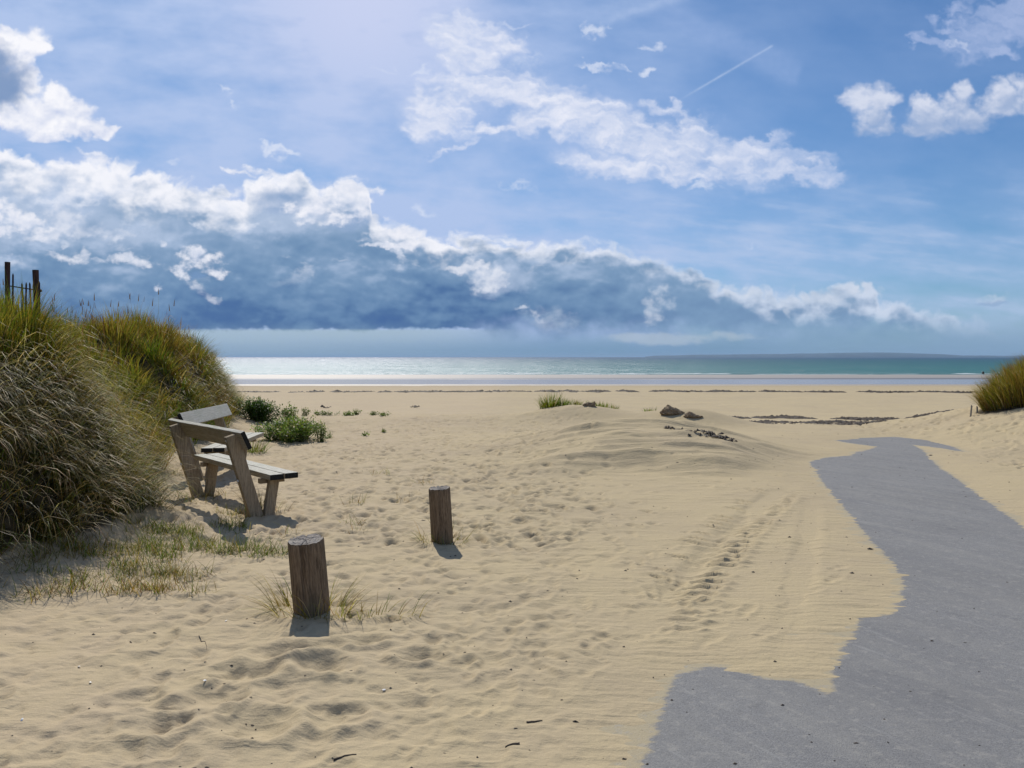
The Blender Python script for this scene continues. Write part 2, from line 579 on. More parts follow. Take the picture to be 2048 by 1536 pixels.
def ground_xy(px, py, z=0.0):
    d = ray(px, py)
    k = (z - CAM_Z) / d.z
    return d.x * k, d.y * k


# ================================================================== the lie of the land
TOE_Y = [-10, 2, 4, 6, 7.0, 7.8, 8.8, 9.6, 10.5, 12.5, 15, 18, 20, 22, 24, 30]
TOE_X = [-5.2, -4.4, -4.1, -3.76, -3.62, -3.62, -4.25, -4.6, -4.9, -5.2, -5.65, -6.4, -6.9, -7.5, -8.3, -12]
DH_Y = [-10, 4, 8, 10, 12, 13.5, 15, 17, 19, 21, 23, 25, 27.5]
DH_Z = [1.6, 1.5, 1.48, 1.38, 1.22, 1.30, 1.66, 1.76, 1.42, 1.18, .92, .5, 0]
ZB_Y = [16, 20, 24, 30, 40, 60, 86, 114, 124, 131, 154, 164, 176, 196, 208, 260, 400]
ZB_Z = [.05, -.10, -.30, -.72, -1.12, -1.5, -2.0, -2.36, -2.50, -2.70, -2.71, -2.60, -2.54, -2.61, -2.80, -3.6, -6]
SEA_Z = -2.66


def toe_s(x, y):
    """metres to the left of the foot of the big dune (positive on the dune)"""
    w = fbm(x * .5, y * .5, 3, .5, 51) * .35 + fbm(x * 1.6, y * 1.6, 2, .5, 52) * .10
    return np.interp(y, TOE_Y, TOE_X) - x + w


def gauss(x, y, cx, cy, rx, ry, rot=0.0):
    c, s = math.cos(R(rot)), math.sin(R(rot))
    u = ((x - cx) * c + (y - cy) * s) / rx
    v = (-(x - cx) * s + (y - cy) * c) / ry
    return np.exp(-(u * u + v * v))


def macro(x, y):
    x = np.asarray(x, np.float64); y = np.asarray(y, np.float64)
    zb = np.interp(y, ZB_Y, ZB_Z)
    for k in (-2.0, 2.0):
        zb = zb + np.interp(y * (1 + .02 * k), ZB_Y, ZB_Z)
    zb = zb / 3
    zb = np.where(y > 115, np.interp(y, ZB_Y, ZB_Z), zb)
    yc = np.interp(x, [-12, -4, 1, 4.2, 5.6, 12], [23.0, 22.5, 22.3, 20.8, 17.6, 17.4]) + .5 * fbm(x * .4, x * 0 + 3, 2, .5, 53)
    hold = sstep(y, yc + 4.5, yc)
    z = np.minimum(zb, 0) * (1 - hold)
    # hump in the middle of the entrance, with a steeper near face, and the ridge that carries the tufts
    m = .36 * gauss(x, y, 2.1, 14.2, 2.2, 2.3, 8)
    ex = (x - 2.25) / 1.75
    face = sstep(y + .28 * fbm(x * 1.1, y * .4, 3, .5, 54) + .35 * ex * ex, 10.9, 11.9)
    m = m * (.25 + .75 * face) + .13 * np.exp(-ex ** 4) * face * sstep(y, 17, 12.5)
    ridges = 2.3 * (.030 * np.maximum(fbm(x * .5 + 1, y * 2.6, 3, .5, 60), 0) + .02 * fbm(x * .9, y * 3.4, 3, .5, 75)) * np.exp(-((x - 2.2) / 2.3) ** 4) * sstep(y, 10.5, 12.0) * sstep(y, 19, 16)
    m = m + ridges
    lip = .10 * np.exp(-(((y - 13.9 - .25 * fbm(x * .8, y * .2, 2, .5, 55)) / .16) ** 2)) * np.exp(-((x - 2.2) / 1.6) ** 4)
    m = m + lip
    m = m + .26 * gauss(x, y, 1.6, 20.9, 1.3, 1.0) + .30 * gauss(x, y, 4.2, 19.6, 1.2, .9) + .12 * gauss(x, y, 3, 20.5, 3, 1.2)
    m = m + .10 * gauss(x, y, -3.4, 20.5, 4.5, 1.6)
    xe = np.interp(y, [3, 8, 11, 12.6, 13.5, 16, 18], [2.0, 3.4, 4.0, 4.5, 5.4, 6.3, 6.8])
    z = z + m * sstep(x, xe + .1, xe - 1.3)
    # the big dune on the left
    s = toe_s(x, y)
    H = np.interp(y, DH_Y, DH_Z)
    lump = 1 + .13 * fbm(x * .45, y * .45, 4, .5, 56)
    kk = np.interp(y, [8, 9.5, 12, 14, 16, 19, 22], [.72, 1.15, 1.35, 1.0, .65, .55, .45])
    prof = np.where(s > 0, 1 - np.exp(-np.maximum(s, 0) / kk), 0)
    steep = sstep(s, .0, .5) * np.interp(y, [8, 9.5, 13, 15], [.24, .06, .06, .20])
    apron = .22 * np.exp(-np.maximum(-s, 0) / .42) * np.minimum(H, 1)
    apron = np.where(s > 0, .22 * np.minimum(H, 1), apron)
    far_rise = .64 * np.clip(s - 1.85, 0, 2.2) * sstep(y, 15.5, 13.5) + .12 * np.clip(s - 4, 0, 5) * np.clip(H, 0, 1)
    notch = 1 - .20 * gauss(x, y, -8.9, 16.5, 1.1, 3.0)
    hl = (fbm(x * .95, y * .8, 3, .55, 58) * .26 + fbm(x * 2.1, y * 1.8, 2, .5, 59) * .07) * sstep(s, .1, .8) * np.clip(H, 0, 1)
    z = z + apron + (H * prof * lump * notch + steep * H * .6) + far_rise + hl
    # the dune on the right
    t = x - np.interp(y, [0, 8, 12, 16, 20, 26], [9.5, 8.6, 8.2, 7.9, 8.3, 11]) + .25 * fbm(x * .6, y * .6, 3, .5, 57)
    rise = .17 * np.maximum(t, 0) ** 1.35
    rise = 2.2 * (1 - np.exp(-rise / 2.2))
    z = z + rise * sstep(y, 5, 13) * sstep(y, 23.5, 18.6) + .10 * np.maximum(x - 9, 0) * sstep(y, 13, 5)
    return z


# ------------------------------------------------ the strip of tarmac that shows between drifts of sand
PATH_PX = [(1240, 1700), (1270, 1600), (1288, 1536), (1302, 1490), (1326, 1430), (1338, 1385), (1362, 1350), (1400, 1334), (1452, 1338), (1500, 1352), (1560, 1362),
           (1600, 1366), (1640, 1388), (1672, 1390), (1668, 1350), (1692, 1300), (1712, 1268), (1726, 1236), (1788, 1228), (1806, 1195), (1812, 1170), (1792, 1130),
           (1752, 1090), (1702, 1030), (1662, 985), (1640, 955), (1619, 924), (1648, 916), (1702, 911), (1716, 903), (1738, 900), (1752, 893), (1700, 886), (1672, 881),
           (1720, 876), (1790, 874), (1850, 880), (1905, 893), (1925, 903), (1880, 896), (1822, 889), (1845, 900), (1872, 930), (1922, 965), (1990, 1015), (2060, 1064), (2200, 1150),
           (2500, 1330), (2900, 1560), (3300, 1800)]
PATH_XY = [ground_xy(a, b, 0.0) for a, b in PATH_PX]


def poly_sd(x, y, P):
    """signed distance to a polygon, negative inside"""
    best = np.full(x.shape, 1e9)
    inside = np.zeros(x.shape, bool)
    n = len(P)
    for i in range(n):
        ax, ay = P[i]; bx, by = P[(i + 1) % n]
        ex, ey = bx - ax, by - ay
        t = np.clip(((x - ax) * ex + (y - ay) * ey) / (ex * ex + ey * ey + 1e-12), 0, 1)
        d = (x - ax - t * ex) ** 2 + (y - ay - t * ey) ** 2
        best = np.minimum(best, d)
        c = ((ay > y) != (by > y)) & (x < (bx - ax) * (y - ay) / (by - ay + 1e-12) + ax)
        inside ^= c
    best = np.sqrt(best)
    return np.where(inside, -best, best)


# ------------------------------------------------ fine relief raster
RX0, RX1, RY0, RY1, RD = -9.0, 12.0, 1.6, 26.0, 0.0125


def relief_raster():
    rng = np.random.default_rng(5)
    nx = int((RX1 - RX0) / RD) + 1; ny = int((RY1 - RY0) / RD) + 1
    # coarse fields evaluated on a quarter-resolution lattice
    q = 4
    xs = RX0 + np.arange(0, nx + q, q) * RD; ys = RY0 + np.arange(0, ny + q, q) * RD
    X, Y = np.meshgrid(xs, ys)
    def up(F):
        F = np.repeat(F, 1, 0)
        yi = np.arange(ny) / q; xi = np.arange(nx) / q
        y0 = yi.astype(int); x0 = xi.astype(int); fy = (yi - y0)[:, None]; fx = (xi - x0)[None, :]
        A = F[y0][:, x0]; B = F[y0][:, x0 + 1]; C_ = F[y0 + 1][:, x0]; D_ = F[y0 + 1][:, x0 + 1]
        return ((A * (1 - fx) + B * fx) * (1 - fy) + (C_ * (1 - fx) + D_ * fx) * fy).astype(np.float32)
    # how trodden the sand is: heavy on the left and far away, light to the right where cars pass
    edge = np.interp(Y, [2, 4, 5.5, 7, 9, 12, 16, 20], [1.2, .8, .6, .9, .9, .7, .8, 1.6]) + .5 * fbm(X * .6, Y * .6, 2, .5, 61)
    trod = 1 - sstep(X, edge - .9, edge + .7)
    right = sstep(X, 6.8, 8.2) * sstep(Y, 9, 12)
    trod = np.maximum(trod, right)
    sd = poly_sd(X, Y, PATH_XY)
    hum = fbm(X * 1.5, Y * 2.1, 3, .5, 62) * .014 * (.25 + .75 * trod) + fbm(X * .35, Y * .8, 3, .5, 66) * .02
    h = up(hum)
    Xf = (RX0 + np.arange(nx) * RD)[None, :].astype(np.float32); Yf = (RY0 + np.arange(ny) * RD)[:, None].astype(np.float32)
    Xf, Yf = np.broadcast_arrays(Xf, Yf)
    T = up(trod)
    # wind ripples: short crests lying roughly across the view
    wq = up(fbm(X * 1.0, Y * 1.0, 3, .5, 63))
    wr = up(sstep(fbm(X * .7, Y * .8, 3, .5, 64), -.35, .35))
    rp = fbm(Xf * 1.9 + Yf * .5, Yf * 9.5 + Xf * .9 + wq * 1.6, 3, .5, 65)
    rp = np.maximum(rp + .15, 0) ** 1.2
    h += rp * .017 * wr * (1 - .45 * T)
    # lots of small pits and scuffs
    h += -.026 * T * np.maximum(fbm(Xf * 5.5, Yf * 7.5, 3, .5, 67) - .03, 0)
    def stamp(cx, cy, L, Wd, rot, depth, rim=.35, shape=2.0, tilt=0.0):
        r = max(L, Wd) * 1.9
        i0 = int((cx - r - RX0) / RD); i1 = int((cx + r - RX0) / RD) + 1
        j0 = int((cy - r - RY0) / RD); j1 = int((cy + r - RY0) / RD) + 1
        i0 = max(i0, 0); j0 = max(j0, 0); i1 = min(i1, nx); j1 = min(j1, ny)
        if i1 - i0 < 2 or j1 - j0 < 2: return
        xx = RX0 + np.arange(i0, i1) * RD - cx; yy = (RY0 + np.arange(j0, j1) * RD - cy)[:, None]
        c, s = math.cos(rot), math.sin(rot)
        u = (xx * c + yy * s) / L; v = (-xx * s + yy * c) / Wd
        d = (np.abs(u) ** shape + np.abs(v) ** shape) ** (2.0 / shape)
        hole = -np.exp(-d * 1.6) * (1 + tilt * u)
        ring = np.exp(-((np.sqrt(d) - 1.35) / .36) ** 2)
        h[j0:j1, i0:i1] += depth * (hole + rim * ring * (1 - .3 * v))
    # footprints: walkers heading to and from the beach
    n = 0
    tries = 0
    while n < 5500 and tries < 60000:
        tries += 1
        y = RY0 + (RY1 - RY0) * rng.random() ** .8
        x = rng.uniform(-.72 * y - .8, min(.72 * y + .8, RX1 - .3))
        ed = np.interp(y, [2, 4, 5.5, 7, 9, 12, 16, 20], [1.2, .8, .6, .9, .9, .7, .8, 1.6])
        p = 1 - min(max((x - ed + .5) / 1.3, 0), 1)
        if x > 7.2 and y > 9.5: p = .9
        if x < np.interp(y, TOE_Y, TOE_X) - .1: continue
        if rng.random() > .04 + p: continue
        rot = math.pi / 2 + rng.normal(0, .55)
        L = rng.uniform(.05, .115); Wd = L * rng.uniform(.42, .75)
        dep = rng.uniform(.006, .024) * (.5 + .5 * p) * (1.6 if y > 7 else .62)
        stamp(x, y, L, Wd, rot, dep, rng.uniform(.15, .5), 2.4, rng.uniform(-.5, .5))
        n += 1
    for k in range(85):
        y = rng.uniform(2.4, 18); x = rng.uniform(-.55 * y, min(.15 * y + .5, 1.6))
        hd = math.pi / 2 + rng.normal(0, .38); sd_ = 1
        dep = rng.uniform(.014, .030) * (1.35 if y > 6 else .9)
        L = rng.uniform(.075, .10)
        for q_ in range(int(rng.uniform(4, 13))):
            hd += rng.normal(0, .06)
            x += math.cos(hd) * rng.uniform(.30, .42); y += math.sin(hd) * rng.uniform(.30, .42); sd_ = -sd_
            if x < np.interp(y, TOE_Y, TOE_X) + .15: break
            cx = x - math.sin(hd) * .09 * sd_; cy = y + math.cos(hd) * .09 * sd_
            stamp(cx + math.cos(hd) * .045, cy + math.sin(hd) * .045, L, .042, hd, dep * .9, .30, 3.0, .25)
            stamp(cx - math.cos(hd) * .085, cy - math.sin(hd) * .085, .042, .034, hd, dep, .30, 2.4, 0)
    # a broad drift just in front of the near post
    for (a, b, w_, dd) in ((640, 1300, .13, .026), (720, 1290, .12, .028), (840, 1320, .12, .04), (560, 1310, .16, .04), (900, 1330, .1, .03), (650, 1340, .15, .04), (500, 1350, .16, .035),
                           (510, 1455, .16, .04), (320, 1460, .12, .03), (680, 1440, .12, .03), (430, 1400, .13, .03), (260, 1410, .13, .03)):
        x, y = ground_xy(a, b); stamp(x, y, w_, w_ * .8, rng.uniform(-.4, .4), dd, .5)
    # wheel tracks of a tractor
    def track(pts, half, lug, depth, lugd):
        P = [Vector(ground_xy(a, b)) for a, b in pts]
        for A, B in zip(P[:-1], P[1:]):
            L = (B - A).length; d = (B - A) / L; nrm = Vector((-d.y, d.x)); ang = math.atan2(d.y, d.x)
            k = int(L / .10)
            for i in range(k):
                c = A + d * (i * .10)
                stamp(c.x, c.y, .11, half * .72, ang, depth, .10, 3)
            k = int(L / lug)
            for i in range(k):
                c = A + d * ((i + rng.uniform(-.12, .12)) * lug)
                side = nrm * (half * 1.05)
                stamp(c.x - side.x, c.y - side.y, .12, .034, ang + 1.85, lugd * rng.uniform(.55, .85), .5, 2)
                if rng.random() < .5: stamp(c.x + side.x, c.y + side.y, .10, .028, ang + 1.3, lugd * .5, .5, 2)
    track([(1330, 1200), (1395, 1130), (1445, 1075), (1500, 1030), (1560, 980)], .17, .17, .022, .050)
    track([(1240, 1330), (1290, 1255), (1330, 1200)], .17, .17, .015, .028)
    track([(1560, 1010), (1590, 960), (1600, 920)], .16, .2, .008, .022)
    track([(1570, 1330), (1590, 1220), (1620, 1060), (1625, 1000)], .14, .3, .015, .008)
    track([(1110, 1130), (1010, 1040), (985, 980), (1010, 930)], .22, .2, .014, .012)
    # where the sand thins out over the tarmac it lies smooth
    sdf = up(sd)
    h *= sstep(sdf, .02, .75)
    # ragged edge: thin tongues blown across the view
    rag = fbm(Xf * 1.6, Yf * 13.0, 4, .6, 68) * .5 + up(fbm(X * 1.5, Y * 2.5, 3, .5, 69)) * .35
    rag *= (.21 + .014 * Yf)
    e = sdf + rag
    e = np.clip(e * .045, -.022, .016) + .002
    far = (Yf > 13.2) & (np.abs(sdf) < 1.6)
    out = h + e - .004
    out = np.where(sdf > .35, np.maximum(out, .004 - .5 * np.maximum(sdf - 1.0, 0)), out)
    return out, up(trod), sdf


RH, RT, RSD = relief_raster()


def sample(F, x, y, fill=0.0):
    u = (np.asarray(x) - RX0) / RD; v = (np.asarray(y) - RY0) / RD
    ok = (u > 1) & (v > 1) & (u < F.shape[1] - 2) & (v < F.shape[0] - 2)
    u = np.clip(u, 0, F.shape[1] - 2); v = np.clip(v, 0, F.shape[0] - 2)
    i = u.astype(int); j = v.astype(int); fu = u - i; fv = v - j
    o = (F[j, i] * (1 - fu) + F[j, i + 1] * fu) * (1 - fv) + (F[j + 1, i] * (1 - fu) + F[j + 1, i + 1] * fu) * fv
    fade = np.clip(np.minimum(np.minimum(u, F.shape[1] - 2 - u) * RD / .6, np.minimum(v, F.shape[0] - 2 - v) * RD / .6), 0, 1)
    return np.where(ok, o * fade + fill * (1 - fade), fill)


def ground(x, y):
    x = np.asarray(x, np.float64); y = np.asarray(y, np.float64)
    z = macro(x, y)
    s = toe_s(x, y)
    z = z + sample(RH, x, y, .012) * sstep(s, .6, -.1)
    # gentle relief on the open beach
    b = sstep(y, 24, 32) * sstep(y, 112, 90)
    return z + b * (fbm(x * .35, y * .35, 3, .5, 71) * .05 + fbm(x * 1.5, y * 1.1, 2, .5, 72) * .015)


def gz(x, y):
    return float(ground(np.array([x]), np.array([y]))[0])


# ------------------------------------------------ materials of the ground
def mat_sand():
    m, n, b = new_mat('sand')
    p = pos_node(n)
    x, y, z = n.sep(p)
    big = n.noise(p, .35, 4, .55)
    med = n.noise(p, 2.3, 4, .6)
    gr = n.noise(p, 190, 2, .7)
    speck = n.noise(p, 60, 2, .5)
    c = n.mix(n.step(big * .6 + med * .4, .35, .68), (.47, .38, .228), (.415, .335, .215))
    c = n.mix(n.step(x, 1.0, -3.5, 0, .55) * n.step(med, .3, .7, .5, 1), c, (.51, .40, .275))
    c = n.mix(n.step(gr, .38, .62, 0, .30), c, (.30, .24, .165))
    c = n.mix(n.step(speck, .70, .78, 0, .5), c, (.20, .15, .10))
    # litter and old stems under the marram
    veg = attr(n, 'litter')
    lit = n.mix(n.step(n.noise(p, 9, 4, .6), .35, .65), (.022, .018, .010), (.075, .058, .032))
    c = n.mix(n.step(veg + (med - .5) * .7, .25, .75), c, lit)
    # damp sand towards the water
    damp = n.step(z + (big - .5) * .12, -2.18, -2.46)
    c = n.mix(damp * .62, c, (.27, .215, .155))
    rim = n.step(y + (n.noise(p, .02, 3, .6) - .5) * 9, 157, 160) * n.step(y + (n.noise(p, .02, 3, .6) - .5) * 9, 168, 164)
    c = n.mix(rim * .75, c, (.075, .065, .06))
    n.put(b.inputs['Base Color'], c)
    n.put(b.inputs['Roughness'], n.step(damp, .5, 1, .95, .40))
    n.put(b.inputs['Specular IOR Level'], n.step(damp, .3, 1, .12, .5))
    h = n.noise(p, 26, 4, .6) * .010 + gr * .0016
    ripple = n.noise(n.vec('MULTIPLY', p, (2.2, 13, 1)), 1.6, 3, .5, dist=.3) * .012
    far = n.noise(n.vec('MULTIPLY', p, (.5, 1.6, 1)), 2.6, 4, .6) * .05 * n.step(y, 18, 30)
    h = (h + ripple * n.step(veg, 0, .3, 1, 0)) * n.step(damp, 0, 1, 1, .12) + far * n.step(damp, 0, 1, 1, .02)
    bump(n, b, h, 1.0, .8)
    return m


def mat_path():
    m, n, b = new_mat('tarmac')
    p = pos_node(n)
    x, y, z = n.sep(p)
    agg = n.voro(p, 210, 0, out='Color')
    a0, a1, a2 = n.sep(agg)
    big = n.noise(p, .8, 5, .6)
    med = n.noise(p, 7, 4, .65)
    c = n.mix(a0, (.135, .135, .136), (.225, .223, .222))
    c = n.mix(n.step(a1, .93, .97, 0, .45), c, (.34, .33, .31))
    c = n.mix(n.step(big, .35, .7, 0, .5), c, (.122, .122, .128))
    # blown sand caught in the texture, in streaks along the traffic
    dr = n.comb(x * .87 - y * .5 * -1, y * .87 - x * .5, 0)
    stk = n.noise(n.vec('MULTIPLY', n.comb(x * .88 + y * .47, y * .88 - x * .47, 0), (4.5, .55, 1)), 1.0, 5, .6)
    dust = n.step(stk * .65 + med * .25 + big * .25, .48, .76, .08, .62)
    c = n.mix(dust * n.step(a2, .15, .9, .4, 1.0), c, (.27, .26, .235))
    # sand trodden and blown in over the edge
    ed = attr(n, 'edge')
    fe = n.noise(p, 30, 3, .7)
    fs = n.noise(n.vec('MULTIPLY', p, (2.5, 9, 1)), 1.6, 5, .65)
    c = n.mix(n.step(fs * 1.6 + fe * .5 - ed * 9.0, .98, 1.28, 0.0, .75), c, (.43, .35, .205))
    wear = n.noise(n.vec('MULTIPLY', n.comb(x * .88 + y * .47, y * .88 - x * .47, 0), (9, .8, 1)), 1.3, 4, .7)
    c = n.mix(n.step(wear, .58, .70, 0, .45), c, (.30, .295, .28))
    blot = n.noise(p, 16, 3, .75)
    c = n.mix(n.step(blot, .52, .68, 0, .45), c, (.31, .295, .265))
    c = n.mix(n.step(n.noise(p, 5, 5, .75), .56, .70, 0, .35), c, (.10, .10, .105))
    stain = n.noise(p, 1.7, 4, .7, dist=.6)
    c = n.mix(n.step(stain, .64, .74, 0, .35), c, (.10, .10, .105))
    n.put(b.inputs['Base Color'], c)
    b.inputs['Roughness'].default_value = .88
    b.inputs['Specular IOR Level'].default_value = .3
    bump(n, b, n.voro(p, 210, 0) * -.0025 + med * .006 + n.noise(p, 40, 3, .6) * .003, 1.0, .7)
    return m


M_SAND = mat_sand()
M_PATH = mat_path()


def build_ground():
    rows = list(np.linspace(-14, 2.4, 16, endpoint=False))
    y = 2.4
    while y < 26:
        rows.append(y); y *= 1.0038
    while y < 420:
        rows.append(y); y *= 1.013
    rows = np.array(rows)
    nd = 760
    t = np.linspace(-1, 1, nd)
    w = .70 * np.maximum(rows, 2.4) + 1.0
    ext = np.array([1.15, 1.4, 1.9, 2.8, 4.5, 8, 16])
    tt = np.concatenate([-ext[::-1], t, ext])
    X = w[:, None] * tt[None, :]
    Y = rows[:, None] + 0 * X
    Z = ground(X, Y)
    s = toe_s(X, Y)
    H = np.interp(Y, DH_Y, DH_Z)
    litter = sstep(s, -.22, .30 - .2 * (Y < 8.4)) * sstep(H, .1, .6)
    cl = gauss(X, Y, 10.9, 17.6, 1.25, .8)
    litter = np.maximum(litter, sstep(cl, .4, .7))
    nr, nc = X.shape
    idx = np.arange(nr * nc).reshape(nr, nc)
    q = np.stack([idx[:-1, :-1], idx[:-1, 1:], idx[1:, 1:], idx[1:, :-1]], -1).reshape(-1, 4)
    V = np.stack([X, Y, Z], -1).reshape(-1, 3)
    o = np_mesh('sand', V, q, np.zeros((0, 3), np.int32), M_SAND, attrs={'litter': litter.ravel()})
    tag(o, kind='structure')
    # tarmac: one level sheet under the drifts, kept below them by the sand's own thickness
    xs = np.linspace(-.5, 9.5, 120); ys = np.linspace(-3, 17.2, 220)
    P, Q = np.meshgrid(xs, ys)
    Zp = -.20 * sstep(poly_sd(P, Q, PATH_XY), .55, 1.3)
    idx = np.arange(P.size).reshape(P.shape)
    q = np.stack([idx[:-1, :-1], idx[:-1, 1:], idx[1:, 1:], idx[1:, :-1]], -1).reshape(-1, 4)
    o = np_mesh('path', np.stack([P, Q, Zp], -1).reshape(-1, 3), q, np.zeros((0, 3), np.int32), M_PATH, attrs={'edge': np.minimum(-poly_sd(P, Q, PATH_XY), 2).ravel()})
    tag(o, kind='structure')


build_ground()


# ------------------------------------------------ sea, surf, far coast
def mat_sea():
    m, n, b = new_mat('sea_water')
    p = pos_node(n)
    x, y, z = n.sep(p)
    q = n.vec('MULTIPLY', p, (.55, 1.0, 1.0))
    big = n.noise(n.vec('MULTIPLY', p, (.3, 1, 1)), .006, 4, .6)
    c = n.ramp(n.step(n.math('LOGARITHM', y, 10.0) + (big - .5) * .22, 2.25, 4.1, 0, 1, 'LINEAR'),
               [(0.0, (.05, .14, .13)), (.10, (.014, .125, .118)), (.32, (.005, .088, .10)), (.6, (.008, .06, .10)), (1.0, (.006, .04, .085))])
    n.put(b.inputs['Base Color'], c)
    b.inputs['Roughness'].default_value = .8
    b.inputs['Specular IOR Level'].default_value = 0.0
    gl = n.new('ShaderNodeBsdfGlossy')
    gl.inputs['Roughness'].default_value = .35
    gl.inputs['Color'].default_value = (.92, .92, 1.0, 1)
    mx = n.new('ShaderNodeMixShader')
    mx.inputs[0].default_value = .14
    n.l.new(b.outputs[0], mx.inputs[1]); n.l.new(gl.outputs[0], mx.inputs[2])
    out = [w for w in n.n if w.type == 'OUTPUT_MATERIAL'][0]
    n.l.new(mx.outputs[0], out.inputs[0])
    h = n.noise(q, .9, 5, .62, dist=.3) * .6 + n.noise(q, .12, 3, .5) * 2.4 + n.noise(q, .02, 3, .6) * 7.0
    bump(n, b, h, 1.0, 1.0)
    bp = b.inputs['Normal'].links[0].from_socket
    n.l.new(bp, gl.inputs['Normal'])
    return m


def mat_foam():
    m, n, b = new_mat('foam')
    p = pos_node(n)
    c = n.mix(n.noise(p, 1.3, 4, .6), (.40, .46, .46), (.75, .78, .78))
    n.put(b.inputs['Base Color'], c)
    b.inputs['Roughness'].default_value = .8
    bump(n, b, n.noise(p, 5, 4, .6) * .15, 1.0, .8)
    return m


M_SEA = mat_sea()
M_FOAM = mat_foam()


def build_sea():
    ys = np.concatenate([np.linspace(198, 240, 30), np.geomspace(245, 60000, 60)])
    xs = np.concatenate([-np.geomspace(60000, 220, 30), np.linspace(-200, 200, 80), np.geomspace(220, 60000, 30)])
    P, Q = np.meshgrid(xs, ys)
    idx = np.arange(P.size).reshape(P.shape)
    q = np.stack([idx[:-1, :-1], idx[:-1, 1:], idx[1:, 1:], idx[1:, :-1]], -1).reshape(-1, 4)
    Z = np.full(P.shape, SEA_Z)
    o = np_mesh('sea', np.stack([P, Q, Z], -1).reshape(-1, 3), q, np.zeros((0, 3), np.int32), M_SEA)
    tag(o, kind='structure')
    ys = np.linspace(118, 198, 30)
    P, Q = np.meshgrid(xs[np.abs(xs) < 3000], ys)
    idx = np.arange(P.size).reshape(P.shape)
    q = np.stack([idx[:-1, :-1], idx[:-1, 1:], idx[1:, 1:], idx[1:, :-1]], -1).reshape(-1, 4)
    m, n, b = new_mat('shallow_water')
    p = pos_node(n)
    n.put(b.inputs['Base Color'], (.26, .215, .17))
    b.inputs['Roughness'].default_value = .22
    b.inputs['Specular IOR Level'].default_value = .5
    bump(n, b, n.noise(n.vec('MULTIPLY', p, (.4, 1, 1)), 1.2, 3, .5) * .012, 1.0, 1.0)
    o = np_mesh('tide_pool', np.stack([P, Q, np.full(P.shape, SEA_Z)], -1).reshape(-1, 3), q, np.zeros((0, 3), np.int32), m)
    tag(o, kind='structure')
    # low breakers: rolled ridges with broken crests
    rng = np.random.default_rng(9)
    V = []; F = []
    for (yc, h, gap, seed) in ((205, .12, -.15, 81), (210, .22, .0, 82), (224, .20, .28, 83), (246, .22, .42, 84)):
        xs = np.arange(-190, 190, .8)
        f = fbm(xs * .035, xs * 0 + seed, 4, .6, seed)
        hh = h * sstep(f, gap, gap + .3) * (.6 + .5 * np.abs(fbm(xs * .5, xs * 0, 3, .6, seed + 7)))
        yo = yc + 3.0 * fbm(xs * .012, xs * 0 + 2, 3, .5, seed + 3) + .5 * fbm(xs * .2, xs * 0, 2, .5, seed + 4)
        prof = [(-1.0, -.05), (-.55, .45), (-.15, 1.0), (.35, .75), (1.1, -.05)]
        base = len(V)
        for i in range(len(xs)):
            for (a, b) in prof:
                V.append((xs[i], yo[i] + a * (.5 + 2.2 * hh[i]), SEA_Z - .03 + (b * hh[i] if b > 0 else 0)))
        for i in range(len(xs) - 1):
            if hh[i] < .02 and hh[i + 1] < .02: continue
            for k in range(4):
                a = base + i * 5 + k
                F.append((a, a + 5, a + 6, a + 1))
    o = mesh_obj('surf', V, F, M_FOAM)
    tag(o, kind='structure')


build_sea()


def build_coast():
    m, n, b = new_mat('far_land')
    p = pos_node(n)
    f = n.noise(n.vec('MULTIPLY', p, (1, 1, 5)), .004, 4, .6)
    n.put(b.inputs['Base Color'], n.mix(n.step(f, .4, .6), (.006, .035, .075), (.015, .055, .095)))  # blue of the distant air is put into the land colour
    b.inputs['Roughness'].default_value = .9
    prof = [(1290, 713.5), (1310, 711.5), (1345, 711), (1390, 709.5), (1430, 709.5), (1500, 708.5), (1560, 708), (1620, 707), (1700, 705.5), (1760, 705.2), (1820, 706.5),
            (1880, 708.5), (1930, 711), (1990, 711.5), (2060, 711), (2200, 709), (2500, 707), (2800, 714)]
    Y0 = 9000.0
    xs = np.linspace((1290 - 1024) / FPX * Y0, (2800 - 1024) / FPX * Y0, 260)
    px = xs / Y0 * FPX + 1024
    hh = (714 - np.interp(px, [a for a, _ in prof], [c for _, c in prof])) / FPX * Y0 + CAM_Z
    hh = hh + 2.5 * fbm(xs * .004, xs * 0, 4, .6, 91) + 1.2 * fbm(xs * .03, xs * 0, 2, .6, 92)
    hh = np.maximum(hh, SEA_Z + .5)
    V = []; F = []
    rows = [(0, 0), (60, .25), (220, .62), (600, .9), (1300, 1.0), (2400, .8), (3200, .1)]
    for j, (dy, k) in enumerate(rows):
        for i in range(len(xs)):
            kk = k * (1 + (.10 * math.sin(i * .37 + j) if 0 < j < 4 else 0))
            V.append((xs[i] * (1 + dy / Y0), Y0 + dy, SEA_Z - 1 + (hh[i] - SEA_Z + 1) * kk * (1 + dy / Y0 * (1 if j else 0))))
    n_ = len(xs)
    for j in range(len(rows) - 1):
        for i in range(n_ - 1):
            a = j * n_ + i
            F.append((a, a + 1, a + n_ + 1, a + n_))
    o = mesh_obj('far_coast', V, F, m)
    tag(o, kind='structure')


build_coast()

